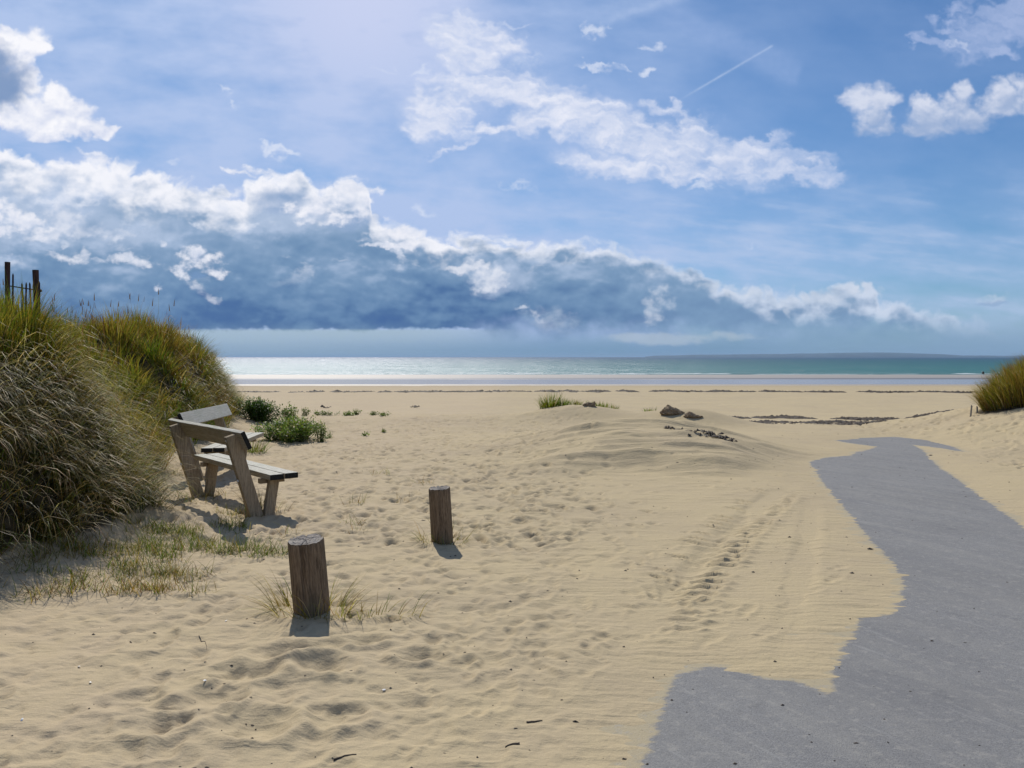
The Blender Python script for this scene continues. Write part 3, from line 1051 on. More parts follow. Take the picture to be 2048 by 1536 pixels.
# ================================================================== wood
def mat_wood(name, base, dark, green=(.10, .13, .06), gamt=.3, grain=(1, 14, 14), end=False, sc=1.0):
    m, n, b = new_mat(name)
    p = pos_node(n, obj=True)
    g = n.noise(n.vec('MULTIPLY', p, grain), 6 * sc, 5, .65, dist=.4)
    f = n.noise(n.vec('MULTIPLY', p, grain), 26 * sc, 3, .6)
    big = n.noise(p, 2.6, 4, .6)
    c = n.mix(n.step(g * .6 + f * .4, .36, .62), dark, base)
    c = n.mix(n.step(big, .45, .72, 0, gamt), c, green)
    n.put(b.inputs['Base Color'], c)
    b.inputs['Roughness'].default_value = .85
    b.inputs['Specular IOR Level'].default_value = .25
    bump(n, b, g * .006 + f * .003, 1.0, .9)
    return m


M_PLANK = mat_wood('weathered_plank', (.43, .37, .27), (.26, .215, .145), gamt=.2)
M_PLANK_LIT = mat_wood('sky_lit_plank', (.56, .54, .47), (.38, .36, .30), green=(.32, .36, .24), gamt=.25)  # paler plank copy: light on top and front faces put into the colour
M_END = mat_wood('black_end', (.022, .022, .02), (.010, .010, .009), gamt=0)  # near-black colour on the plank ends
M_LEG = mat_wood('leg_wood', (.36, .285, .19), (.18, .135, .085), gamt=.3, grain=(14, 14, 1))
M_POST = mat_wood('post_wood', (.25, .18, .115), (.070, .048, .030), green=(.10, .11, .065), gamt=.35, grain=(16, 16, 1))
M_DARKWOOD = mat_wood('dark_fence_wood', (.085, .045, .035), (.03, .018, .016), gamt=.1, grain=(14, 14, 1))
M_PALE = mat_wood('pale_stake', (.42, .38, .32), (.22, .19, .15), gamt=.1, grain=(14, 14, 1))


def mat_bolt():
    m, n, b = new_mat('galvanised')
    b.inputs['Base Color'].default_value = (.62, .6, .56, 1)
    b.inputs['Metallic'].default_value = .6
    b.inputs['Roughness'].default_value = .5
    return m


M_BOLT = mat_bolt()


def board(name, A, B, wv, tv, width, thick, mats, parent, bevel=.008, warp=.0, seed=0):
    """a board from A to B; wv, tv: unit vectors of its width and thickness. mats: (long faces, upper face, ends)"""
    A, B, wv, tv = Vector(A), Vector(B), Vector(wv).normalized(), Vector(tv).normalized()
    bm = bmesh.new()
    L = (B - A).length
    ns = 9
    rings = []
    rng = random.Random(seed)
    for i in range(ns):
        t = i / (ns - 1)
        c = A.lerp(B, t) + tv * (warp * math.sin(t * math.pi) + rng.uniform(-.0012, .0012))
        ring = []
        for (a, b_) in ((-.5, -.5), (.5, -.5), (.5, .5), (-.5, .5)):
            ring.append(bm.verts.new(c + wv * (a * width + rng.uniform(-.0012, .0012)) + tv * b_ * thick))
        rings.append(ring)
    for r0, r1 in zip(rings[:-1], rings[1:]):
        for k in range(4):
            bm.faces.new((r0[k], r0[(k + 1) % 4], r1[(k + 1) % 4], r1[k]))
    bm.faces.new(rings[0][::-1]); bm.faces.new(rings[-1])
    bmesh.ops.recalc_face_normals(bm, faces=bm.faces)
    sharp = [e for e in bm.edges if len(e.link_faces) == 2 and e.calc_face_angle(0) > .8]
    bmesh.ops.bevel(bm, geom=sharp, offset=bevel, segments=2, profile=.6, affect='EDGES')
    ax = (B - A).normalized()
    for f in bm.faces:
        f.smooth = False
        if abs(f.normal.dot(ax)) > .8: f.material_index = 2
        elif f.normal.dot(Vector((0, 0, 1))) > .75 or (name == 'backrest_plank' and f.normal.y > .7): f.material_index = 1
    me = bpy.data.meshes.new(name)
    bm.to_mesh(me); bm.free()
    for mm in mats: me.materials.append(mm)
    o = bpy.data.objects.new(name, me)
    COL.objects.link(o); o.parent = parent
    return o


def cylinder_between(name, A, B, r, mat, parent, seg=10, r2=None):
    A, B = Vector(A), Vector(B)
    ax = (B - A).normalized()
    u = ax.orthogonal().normalized(); v = ax.cross(u)
    r2 = r if r2 is None else r2
    V = []; F = []
    for (c, rr) in ((A, r), (B, r2)):
        for k in range(seg):
            a = 2 * math.pi * k / seg
            V.append(c + u * math.cos(a) * rr + v * math.sin(a) * rr)
    for k in range(seg):
        F.append((k, (k + 1) % seg, seg + (k + 1) % seg, seg + k))
    F.append(tuple(range(seg))[::-1]); F.append(tuple(range(seg, 2 * seg)))
    return mesh_obj(name, V, F, mat, parent, smooth=False)


# ------------------------------------------------ benches. x: along the seat (towards the end that carries the dark end grain), y: towards the front, z up
def make_bench(length=2.16, l1=.16, l2=1.80):
    root = thing('park_bench', (0, 0, 0), 'bench', 'bench')
    X = Vector((1, 0, 0)); Yv = Vector((0, 1, 0)); Z = Vector((0, 0, 1))
    m3 = (M_PLANK, M_PLANK_LIT, M_END)
    ml = (M_LEG, M_PLANK, M_LEG)
    for k, w0 in enumerate((.07, .222)):
        board('seat_plank', (-length, w0, .428), (0, w0, .428), Yv, Z, .142, .056, m3, root, .007, seed=k)
    # backrest board leans with the legs
    lean = Vector((0, -.075, .165)).normalized()
    board('backrest_plank', (-length, -.232, .805), (0, -.232, .805), lean, X.cross(lean), .185, .046, m3, root, .007, seed=5)
    for u in (-l1, -l2):
        a = Vector((u, -.035, -.12)); b = Vector((u, -.322, .850))
        d = (b - a).normalized()
        board('back_leg', a, b, X.cross(d), X, .125, .070, ml, root, .006, seed=int(u * 10))
        a = Vector((u, .022, -.12)); b = Vector((u, .105, .398))
        d = (b - a).normalized()
        board('front_leg', a, b, X.cross(d), X, .10, .062, ml, root, .006, seed=int(u * 20))
        board('seat_bearer', (u - .068, -.02, .370), (u - .068, .24, .370), Z, X, .050, .056, ml, root, .005)
        for (w, z) in ((-.31, .80), (-.205, .405)):
            c = Vector((u, w - .042, z))
            cylinder_between('bolt', c, c + Vector((0, -.020, -.008)), .016, M_BOLT, root, 8)
    return root


def place_frame(o, ax, loc, tilt=0.0):
    """ax: direction (x, y) of the local +x axis"""
    o.location = loc
    o.rotation_euler = (tilt, 0, math.atan2(ax[1], ax[0]))


bench = make_bench()
# near bench: dark end towards the camera, seat looks right and away
ax = Vector((.64, -.77)).normalized()
foot = Vector((-2.45, 8.13))
o_xy = foot + ax * .16
place_frame(bench, ax, (o_xy.x, o_xy.y, 0.0))
tag(bench, 'nearer wooden bench seen from behind, bare weathered planks on V-shaped legs', 'bench', 'plank benches at the foot of the dune')


def copy_tree(o, parent=None):
    c = o.copy()
    COL.objects.link(c)
    c.parent = parent
    for ch in list(o.children):
        if ch != c: copy_tree(ch, c)
    return c


bench2 = copy_tree(bench)
ax2 = Vector((.07, -.998)).normalized()
fr = Vector((-3.62, 10.40))                       # near front corner of the seat
front = Vector((-ax2.y, ax2.x))
o2 = fr - front * .293
place_frame(bench2, ax2, (o2.x, o2.y, 0.0))
tag(bench2, 'farther wooden bench, pale grey backrest showing behind the nearer bench', 'bench', 'plank benches at the foot of the dune')


# ------------------------------------------------ log posts
def log_post(x, y, r, h, lean, cut, label, seed, group=None):
    z0 = gz(x, y)
    root = thing('wooden_post', (x, y, z0), label, 'post', group)
    root.rotation_euler = (lean[0], lean[1], 0)
    rng = np.random.default_rng(seed)
    seg = 120; nz = 26
    a = np.linspace(0, 2 * np.pi, seg, endpoint=False)
    # grooves and splits running down the log
    gro = fbm(np.cos(a) * 6, np.sin(a) * 6, 4, .65, seed) * .030 + fbm(np.cos(a) * 1.2, np.sin(a) * 1.2, 2, .5, seed + 3) * .04
    cracks = np.zeros(seg)
    for k in range(9):
        c = rng.uniform(0, 2 * np.pi); cracks -= np.exp(-((np.angle(np.exp(1j * (a - c)))) / .045) ** 2) * rng.uniform(.05, .16)
    V = []; F = []
    top = lambda X, Y_: h + cut[0] * X + cut[1] * Y_
    for j in range(nz):
        t = j / (nz - 1)
        zz = -.25 + t * (h + .25)
        tw = fbm(np.cos(a) * 4 + t * .3, np.sin(a) * 4, 3, .6, seed + 9) * .02
        crk = cracks * (.6 + .4 * math.sin(t * 5 + seed))
        rr = r * (1 + gro + tw + crk + .02 * (1 - t)) * (1 if j < nz - 1 else .965)
        X = rr * np.cos(a); Y_ = rr * np.sin(a)
        T = top(X, Y_)
        T = T + cracks * .06 + .006 * fbm(X * 18, Y_ * 18, 2, .5, seed + 5)
        Zz = -.25 + t * (T + .25) - (0 if j < nz - 1 else -.004)
        if j == nz - 2: Zz = T - .010
        V += list(zip(X, Y_, Zz))
    for j in range(nz - 1):
        for k in range(seg):
            F.append((j * seg + k, j * seg + (k + 1) % seg, (j + 1) * seg + (k + 1) % seg, (j + 1) * seg + k))
    mesh_obj('log', V, F, M_POST, root, smooth=True)
    V = []; F = []
    rings = 9
    for i in range(rings):
        q = 1 - i / (rings - 1)
        rr = r * (1 + (gro + cracks * .8)) * .965 * q
        X = rr * np.cos(a); Y_ = rr * np.sin(a)
        Zt = top(X, Y_) + (cracks * .06 + .006 * fbm(X * 18, Y_ * 18, 2, .5, seed + 5)) + .004 - .004 * (i % 2) * (q < .95) + .003 * fbm(X * 30, Y_ * 30, 2, .5, seed)
        V += list(zip(X, Y_, Zt))
    for i in range(rings - 1):
        for k in range(seg):
            F.append((i * seg + k, i * seg + (k + 1) % seg, (i + 1) * seg + (k + 1) % seg, (i + 1) * seg + k))
    mesh_obj('cut_top', V, F, M_CUT, root, smooth=False)
    return root


def mat_cut():
    m, n, b = new_mat('end_grain')
    p = pos_node(n, obj=True)
    x, y, z = n.sep(p)
    r = n.vec('LENGTH', n.comb(x, y, 0.0))
    ring = n.math('SINE', (r + (n.noise(p, 8, 3, .6) - .5) * .02) * 420)
    c = n.mix(n.step(ring, -1, 1, 0, .6), (.27, .235, .20), (.15, .125, .10))
    c = n.mix(n.step(n.noise(p, 14, 4, .6), .4, .65, 0, .6), c, (.30, .28, .25))
    n.put(b.inputs['Base Color'], c)
    b.inputs['Roughness'].default_value = .9
    bump(n, b, ring * .0012 + n.noise(p, 30, 3, .6) * .006, 1, .8)
    return m


M_CUT = mat_cut()
POSTS = [(-1.252, 5.135, .110, .445), (-.598, 7.05, .092, .462)]
log_post(*POSTS[0], (.0, -.080), (-.02, .10), 'nearer and thicker of the two low log posts in the sand', 3, 'low log posts set in the sand')
log_post(*POSTS[1], (.02, -.050), (.0, .05), 'farther and thinner of two low log posts, pale grass at its foot', 8, 'low log posts set in the sand')


# ------------------------------------------------ paling fence on top of the dune
def fence():
    root = thing('paling_fence', (0, 0, 0), 'dark paling fence with two round posts half sunk in marram on the dune top', 'fence')
    def pnt(px, py, Y): return at(px, py, Y)
    p1 = pnt(15, 524, 12.8); p2 = pnt(71, 540, 13.0)
    for (tp, dx, r) in ((p1, .06, .040), (p2, -.05, .046)):
        base = Vector((tp.x - dx * .4, tp.y, tp.z - 1.1))
        cylinder_between('fence_post', base, tp, r * .72, M_DARKWOOD, root, 14, r)
    xs = [26, 44, 52.5, 59.5, 67, 78.5]
    tops = [548, 567, 566, 566, 566, 564]
    for q, (a, b_) in enumerate(zip(xs, tops)):
        t = pnt(a, b_, 13.06)
        w = .011 if a != 78.5 else .012
        V = [(-w, -.006, -.75), (w, -.006, -.75), (w, .006, -.75), (-w, .006, -.75), (-w, -.006, -.02), (w, -.006, -.02), (w, .006, -.02), (-w, .006, -.02), (0, -.006, .012), (0, .006, .012)]
        F = [(0, 1, 5, 4), (1, 2, 6, 5), (2, 3, 7, 6), (3, 0, 4, 7), (4, 5, 8), (6, 7, 9), (5, 6, 9, 8), (7, 4, 8, 9)]
        o = mesh_obj('picket', V, F, M_DARKWOOD, root, smooth=False)
        o.location = t
        o.rotation_euler = (0, random.Random(q).uniform(-.04, .04), 0)
    a = pnt(20, 572, 13.04); b_ = pnt(84, 582, 13.04)
    cylinder_between('rail_wire', a, b_, .009, M_DARKWOOD, root, 6)
    c = pnt(80, 582, 13.03)
    cylinder_between('wire_knot', c + Vector((-.022, 0, -.01)), c + Vector((.022, 0, .01)), .022, M_DARKWOOD, root, 8)


fence()

# ------------------------------------------------ two stakes beside the dune on the right
for i, (px, top, bot, Y, ln, lab) in enumerate(((1941, 810, 846, 17.6, .10, 'left of two short bleached stakes beside the right-hand marram clump'),
                                                (1954, 812, 846, 17.7, -.02, 'right of two short bleached stakes, close against the marram clump'))):
    t = at(px, top, Y)
    b_ = at(px, bot, Y)
    zz = gz(b_.x, Y)
    V = [(-.016, -.010, -.1), (.016, -.010, -.1), (.016, .010, -.1), (-.016, .010, -.1), (-.014, -.009, t.z - zz), (.014, -.009, t.z - zz - .02), (.014, .009, t.z - zz - .02), (-.014, .009, t.z - zz)]
    F = [(0, 1, 5, 4), (1, 2, 6, 5), (2, 3, 7, 6), (3, 0, 4, 7), (4, 5, 6, 7), (3, 2, 1, 0)]
    o = mesh_obj('stake', V, F, M_PALE, None, smooth=False)
    o.location = (b_.x, Y, zz)
    o.rotation_euler = (0, ln, .3)
    tag(o, lab, 'stake', 'short stakes beside the right-hand dune')


# ------------------------------------------------ dark buoy at the edge of the sea
def buoy():
    m, n, b = new_mat('dark_float')
    b.inputs['Base Color'].default_value = (.012, .016, .02, 1)
    b.inputs['Roughness'].default_value = .5
    c = at(1966, 748, 206)
    root = thing('buoy', (c.x, c.y, SEA_Z), 'tiny dark round buoy at the edge of the surf, just left of the right-hand dune', 'buoy')
    bm = bmesh.new()
    bmesh.ops.create_uvsphere(bm, u_segments=18, v_segments=12, radius=.30)
    for v in bm.verts: v.co.z = v.co.z * 1.15 + .30
    me = bpy.data.meshes.new('float_body'); bm.to_mesh(me); bm.free(); me.shade_smooth(); me.materials.append(m)
    o = bpy.data.objects.new('float_body', me); COL.objects.link(o); o.parent = root
    cylinder_between('lifting_eye', (0, 0, .58), (0, 0, .78), .07, m, root, 8, .05)


buoy()

# ================================================================== grass and plants
def mat_blades(name, trans=.45, rough=.5):
    m, n, b = new_mat(name)
    t = attr(n, 'tint', 'Color')
    p = pos_node(n)
    c = n.mix(n.step(n.noise(p, 1.3, 3, .6), .3, .7, 0, .6), t, n.mix(1.0, t, (1.2, .92, .6), 'MULTIPLY'))
    n.put(b.inputs['Base Color'], c)
    b.inputs['Roughness'].default_value = rough
    b.inputs['Specular IOR Level'].default_value = .12
    tr = n.new('ShaderNodeBsdfTranslucent')
    n.put(tr.inputs['Color'], n.mix(1.0, c, (1.1, 1.15, .7), 'MULTIPLY'))
    mx = n.new('ShaderNodeMixShader')
    mx.inputs[0].default_value = trans
    n.l.new(b.outputs[0], mx.inputs[1]); n.l.new(tr.outputs[0], mx.inputs[2])
    out = [q for q in n.n if q.type == 'OUTPUT_MATERIAL'][0]
    n.l.new(mx.outputs[0], out.inputs[0])
    return m


M_BLADE = mat_blades('marram_blades', .46, .45)
M_LEAF = mat_blades('soft_leaves', .40, .45)
# blade colours: olive, yellow green, deep green, rust, straw, pale dead
TINTS = np.array([(.150, .150, .022), (.250, .215, .040), (.070, .110, .018), (.195, .105, .032), (.27, .20, .075), (.42, .36, .24), (.115, .180, .018), (.040, .045, .014)])


def blades(root, heading, lean, length, width, bend, col, seg=4, side=None, rng=None, droop=0.0, sag_to=None):
    """root N,3; heading: azimuth the blade leans to; lean: start angle from vertical; bend: added by the tip. -> V, quads, tris, colours"""
    N = len(root)
    ts = np.linspace(0, 1, seg + 1)
    V = np.zeros((N, 2 * seg + 1, 3), np.float32)
    hx, hy = np.cos(heading), np.sin(heading)
    ang = lean.copy()
    pos = root.astype(np.float64).copy()
    # ribbons face partly across their bend
    sa = heading + np.pi / 2 + (rng.uniform(-.9, .9, N) if rng is not None else 0)
    sx, sy = np.cos(sa), np.sin(sa)
    for i in range(seg + 1):
        t = ts[i]
        w = width * .5 * (1 - t ** 1.7) + width * .04
        if i < seg:
            V[:, 2 * i, 0] = pos[:, 0] - sx * w; V[:, 2 * i, 1] = pos[:, 1] - sy * w; V[:, 2 * i, 2] = pos[:, 2]
            V[:, 2 * i + 1, 0] = pos[:, 0] + sx * w; V[:, 2 * i + 1, 1] = pos[:, 1] + sy * w; V[:, 2 * i + 1, 2] = pos[:, 2]
            L = length / seg
            a = lean + bend * ((t + .5 / seg) ** 1.6)
            pos[:, 0] += hx * np.sin(a) * L; pos[:, 1] += hy * np.sin(a) * L; pos[:, 2] += np.cos(a) * L
        else:
            V[:, 2 * seg] = pos
    base = np.arange(N)[:, None] * (2 * seg + 1)
    q = []
    for i in range(seg - 1):
        q.append(np.stack([base[:, 0] + 2 * i, base[:, 0] + 2 * i + 1, base[:, 0] + 2 * i + 3, base[:, 0] + 2 * i + 2], -1))
    q = np.concatenate(q) if q else np.zeros((0, 4), int)
    t3 = np.stack([base[:, 0] + 2 * seg - 2, base[:, 0] + 2 * seg - 1, base[:, 0] + 2 * seg], -1)
    C = np.ones((N, 2 * seg + 1, 4), np.float32)
    C[:, :, :3] = col[:, None, :]
    return V.reshape(-1, 3), q, t3, C.reshape(-1, 4)


def join_sets(sets):
    V = []; Q = []; T = []; C = []; off = 0
    for (v, q, t, c) in sets:
        V.append(v); Q.append(q + off); T.append(t + off); C.append(c); off += len(v)
    return np.concatenate(V), np.concatenate(Q), np.concatenate(T), np.concatenate(C)


def grass_obj(name, sets, mat, parent=None):
    V, Q, T, C = join_sets(sets)
    return np_mesh(name, V, Q, T, mat, parent, smooth=True, attrs={'tint': C})


def pick(rng, p, N, jit=.22):
    c = TINTS[rng.choice(len(TINTS), N, p=np.array(p) / sum(p))]
    return np.clip(c * (1 + rng.normal(0, jit, (N, 1))) * (1 + rng.normal(0, .06, (N, 3))), .004, .8)


def dune_grass():
    rng = np.random.default_rng(77)
    sets = []
    # tussocks gather in big cushions with dark gaps between them
    NC = 270
    cy = 3.6 + 23 * rng.random(NC) ** 1.25
    cs = rng.random(NC) ** 1.2 * (3.4 + .1 * cy) - .05
    cx = np.interp(cy, TOE_Y, TOE_X) - cs
    cr = rng.uniform(.20, .46, NC)
    ckind = rng.choice(6, NC, p=[.30, .24, .16, .12, .10, .08])
    chd = rng.normal(0, .55, NC)
    clen = rng.uniform(.75, 1.15, NC)
    K = 6400
    ci = rng.integers(0, NC, K)
    free = rng.random(K) < .12
    aa = rng.uniform(0, 6.28, K); rr = np.sqrt(rng.random(K)) * cr[ci]
    x = cx[ci] + rr * np.cos(aa); y = cy[ci] + rr * np.sin(aa) * 1.15
    yf = 3.6 + 23 * rng.random(K) ** 1.3
    xf = np.interp(yf, TOE_Y, TOE_X) - (rng.random(K) ** 1.4 * (3.6 + .1 * yf) - .14)
    x = np.where(free, xf, x); y = np.where(free, yf, y)
    ye = rng.uniform(3.8, 9.0, 500)
    x = np.concatenate([x, np.interp(ye, TOE_Y, TOE_X) - rng.uniform(-.15, 1.3, 500)]); y = np.concatenate([y, ye])
    ci = np.concatenate([ci, rng.integers(0, NC, 500)]); free = np.concatenate([free, np.ones(500, bool)])
    s2 = toe_s(x, y)
    keep = (s2 > np.where(y < 8.4, -.30, -.14)) & (x / y > -.80) & (y < 26.3)
    x, y, s2, ci, free = x[keep], y[keep], s2[keep], ci[keep], free[keep]
    d = np.hypot(x, y)
    K = len(x)
    z = ground(x, y)
    e = .06
    gx = (ground(x + e, y) - z) / e; gy = (ground(x, y + e) - z) / e
    gl = np.hypot(gx, gy) + 1e-6
    zone = fbm(x * .55, y * .42, 4, .55, 101)
    zone2 = fbm(x * .8 + 5, y * .6, 3, .5, 102)
    crest = np.clip((z - np.interp(y, DH_Y, DH_Z) * .72) / .8, 0, 1)
    for i in range(K):
        near = d[i] < 9.2
        dens = (26 if s2[i] < .8 else 34) if near else (26 if d[i] < 13 else 17)
        n_ = int(dens * rng.uniform(.6, 1.4))
        rad = rng.uniform(.06, .17)
        a = rng.uniform(0, 2 * np.pi, n_); r = rad * np.sqrt(rng.random(n_))
        rx = x[i] + r * np.cos(a); ry = y[i] + r * np.sin(a)
        rz = z[i] + gx[i] * (rx - x[i]) + gy[i] * (ry - y[i]) - .02
        # blades fan out of the tussock, fall down the slope, and are combed by the wind off the sea
        steep = min(gl[i], 2.5) / 2.5
        ox, oy = (0.0, 0.0) if free[i] else ((x[i] - cx[ci[i]]) / cr[ci[i]], (y[i] - cy[ci[i]]) / cr[ci[i]])
        dxs = ox * 1.1 + np.cos(a) * .6 - gx[i] / gl[i] * (1.4 * steep) + .12
        dys = oy * 1.1 + np.sin(a) * .6 - gy[i] / gl[i] * (1.4 * steep) - .30
        hd = np.arctan2(dys, dxs)
        top = crest[i]
        hd = hd + (chd[ci[i]] if not free[i] else 0)
        kind = int(ckind[ci[i]]) if not free[i] else 0
        lk = clen[ci[i]] if not free[i] else .85
        ln = rng.uniform(.38, .80, n_) * lk * (1.0 if near else 1.04) * (1 - .15 * steep) * (1 - .12 * top)
        od = min(math.hypot(ox, oy), 1.2)
        ln = ln * (1.12 - .25 * od)
        lean = np.abs(rng.normal(.10 + .32 * steep + .45 * od * od, .15, n_)) * (1 - .45 * top) + r / rad * .15
        bend = np.abs(rng.normal(.75 + .95 * steep * (1 - top), .35, n_)) * (1 - .45 * top)
        if near and s2[i] < .70 + .3 * zone2[i]:
            lean = rng.uniform(.25, .9, n_); bend = rng.uniform(1.3, 2.5, n_); hd = np.arctan2(-gy[i] / gl[i] * .7 - .35 + rng.normal(0, .55, n_), -gx[i] / gl[i] * .7 + .2 + rng.normal(0, .55, n_))
        wd = (.0062 if near else .0065 + .00022 * d[i]) * rng.uniform(.7, 1.3, n_)
        low = np.clip((.9 - s2[i]) / .9, 0, 1)
        zn = zone[i]; z2 = zone2[i]
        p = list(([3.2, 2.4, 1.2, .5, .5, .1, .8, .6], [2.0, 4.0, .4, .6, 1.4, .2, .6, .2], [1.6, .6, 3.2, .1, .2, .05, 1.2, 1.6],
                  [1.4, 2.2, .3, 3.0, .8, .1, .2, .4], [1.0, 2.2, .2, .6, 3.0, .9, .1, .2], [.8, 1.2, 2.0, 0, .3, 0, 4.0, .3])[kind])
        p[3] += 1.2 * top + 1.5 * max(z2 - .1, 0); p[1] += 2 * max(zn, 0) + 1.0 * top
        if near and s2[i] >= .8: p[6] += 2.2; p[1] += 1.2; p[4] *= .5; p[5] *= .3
        if near and s2[i] < .8: p[5] += 1.5; p[7] += 5.0; p[2] += 1.6; p[1] *= .5; p[3] *= .5; p[4] *= .6  # shade inside the near face put into dark tints, plus pale dead blades
        c = pick(rng, p, n_)
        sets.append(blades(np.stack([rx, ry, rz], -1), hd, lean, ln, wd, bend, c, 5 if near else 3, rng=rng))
        # dead hanging leaves at the skirts, their tint raised as if sunlit
        if steep > .25 and rng.random() < (.55 if (near and s2[i] < .75) else .10):
            m_ = int((12 if near else 5) * rng.uniform(.5, 1.5))
            aa = rng.uniform(0, 2 * np.pi, m_)
            qx = x[i] + .12 * np.cos(aa); qy = y[i] + .12 * np.sin(aa)
            hh = np.arctan2(-gy[i] / gl[i] * 1.0 + np.sin(aa) * .5 - .25, -gx[i] / gl[i] + np.cos(aa) * .5)
            sets.append(blades(np.stack([qx, qy, z[i] + gx[i] * (qx - x[i]) + gy[i] * (qy - y[i]) + .03], -1), hh, rng.uniform(.5, 1.1, m_), rng.uniform(.35, .85, m_),
                               np.full(m_, .0075 if near else .009), rng.uniform(1.3, 2.3, m_), 1.25 * pick(rng, [0, .3, 0, .4, 2, 3.6, 0, 0], m_), 5 if near else 3, rng=rng))
    # taller flower stems with brown heads along the crest
    K = 300
    yy = rng.uniform(9, 25, K); xx = np.interp(yy, TOE_Y, TOE_X) - rng.uniform(.8, 3.4, K)
    hd = rng.uniform(0, 2 * np.pi, K)
    zz = ground(xx, yy) - .1
    st = blades(np.stack([xx, yy, zz], -1), hd, rng.uniform(0, .18, K), rng.uniform(.70, 1.0, K), np.full(K, .006), rng.uniform(0, .35, K), pick(rng, [0, 1, 0, 1, 2, 0, 0, 0], K), 3, rng=rng)
    sets.append(st)
    tips = st[0].reshape(K, 7, 3)[:, 6] - (0, 0, .13)
    sets.append(blades(tips, hd, np.full(K, .1), rng.uniform(.12, .18, K), np.full(K, .016), np.full(K, .2), np.tile((.12, .075, .04), (K, 1)), 3, rng=rng))
    return sets


_s = dune_grass()
o = grass_obj('marram_grass', _s, M_BLADE)
tag(o, 'thick marram grass covering the high dune on the left', 'grass', kind='stuff')


def low_grass():
    """thin creeping grass on the sand in front of the dune"""
    rng = np.random.default_rng(31)
    sets = []
    spots = []
    for (a, b, w_, h_, k, p) in ((60, 1165, 70, 25, 10, 0), (200, 1140, 110, 30, 26, 0), (300, 1110, 90, 35, 26, 1), (330, 1160, 70, 25, 16, 0), (400, 1100, 60, 12, 12, 1),
                                 (480, 1105, 60, 8, 12, 1), (540, 1112, 25, 5, 5, 1), (455, 1060, 28, 12, 8, 1), (350, 1080, 60, 14, 14, 1), (100, 1190, 90, 22, 8, 2), (250, 1185, 80, 18, 8, 2),
                                 (505, 1035, 50, 8, 7, 2), (430, 990, 30, 14, 4, 2), (380, 1010, 30, 14, 4, 2), (330, 905, 14, 30, 4, 0), (350, 960, 15, 20, 3, 2), (700, 1010, 200, 80, 7, 2)):
        for q in range(k):
            x, y = ground_xy(a + rng.normal(0, w_ * .55), b + rng.normal(0, h_ * .55))
            spots.append((x, y, p))
    for (x, y, p) in spots:
        n_ = int(rng.uniform(12, 46))
        r = .09 * np.sqrt(rng.random(n_)); a = rng.uniform(0, 6.28, n_)
        X = x + r * np.cos(a) * 1.5; Y = y + r * np.sin(a)
        c = pick(rng, ([2, 2, 1.5, .5, 1.2, .8, 2.4, 0], [1.5, 2, 1.5, .1, .7, .3, 5, 0], [1, 1.5, .6, 1.2, 1.6, .8, 1.2, 0])[p], n_)
        sets.append(blades(np.stack([X, Y, ground(X, Y) - .01], -1), rng.uniform(0, 6.28, n_), rng.uniform(.2, 1.15, n_), rng.uniform(.07, .21, n_), np.full(n_, .0042), rng.uniform(.3, 1.5, n_), c, 3, rng=rng))
    return sets


o = grass_obj('creeping_grass', low_grass(), M_BLADE)
tag(o, 'thin patchy grass creeping over the sand at the foot of the dune', 'grass', kind='stuff')


def tuft(x, y, label, n_=90, rad=.08, ln=(.15, .4), p=(1.5, 2, 1, .3, 1.4, .6, 1.5, 0), lean=(.25, 1.2), bend=(.3, 1.3), seed=0, ell=(1, 1), wd=.005, skip=None, group=None, toward=None, zoff=0.0, hollow=0.0):
    rng = np.random.default_rng(seed)
    z0 = gz(x, y)
    a = rng.uniform(0, 6.28, n_); r = rad * np.sqrt(hollow + (1 - hollow) * rng.random(n_))
    X = r * np.cos(a) * ell[0]; Y = r * np.sin(a) * ell[1]
    Z = ground(X + x, Y + y) - z0 - .01
    hd = np.arctan2(np.sin(a) + rng.normal(0, .35, n_), np.cos(a) + rng.normal(0, .35, n_) + (toward or 0))
    s_ = [blades(np.stack([X, Y, Z], -1), hd, rng.uniform(*lean, n_), rng.uniform(*ln, n_), np.full(n_, wd) * rng.uniform(.7, 1.3, n_), rng.uniform(*bend, n_), pick(rng, p, n_), 5, rng=rng)]
    o = grass_obj('grass_tuft', s_, M_BLADE)
    o.location = (x, y, z0 + zoff)
    tag(o, label, 'grass tuft', group)
    return o


tuft(POSTS[0][0], POSTS[0][1], 'loose straggling grass tuft spread round the foot of the nearer log post', 190, .20, (.16, .38), seed=1, hollow=.5, ell=(1.25, .9), lean=(.3, 1.2), wd=.0042, p=(1.2, 2.2, .6, .2, 2.2, 1.2, 1.0, 0))
tuft(POSTS[0][0] + .42, POSTS[0][1] - .10, 'low green runner of grass to the right of the nearer log post', 80, .16, (.10, .24), seed=2, ell=(1.9, .5), toward=.8, wd=.004, p=(1.2, 2.4, .6, .1, 1.5, .5, 2.0, 0))
tuft(POSTS[1][0], POSTS[1][1], 'small pale grass tuft at the foot of the farther log post', 90, .16, (.10, .27), seed=3, hollow=.5, ell=(1.3, .7), wd=.0045, p=(1, 2.4, .4, .1, 1.6, .5, 2.2, 0))
_x, _y = ground_xy(520, 1032)
tuft(_x, _y, 'green grass tuft growing up between the legs of the nearer bench', 130, .10, (.14, .36), seed=4, lean=(.0, .7), bend=(.1, 1.1))
_x, _y = ground_xy(503, 908)
tuft(_x, _y, 'dark grassy tuft beside the end of the farther bench, in front of the green shrub', 260, .24, (.15, .36), seed=5, p=(2, 1, 3, .3, .4, .1, 2, .6), lean=(.1, 1.0), wd=.006)
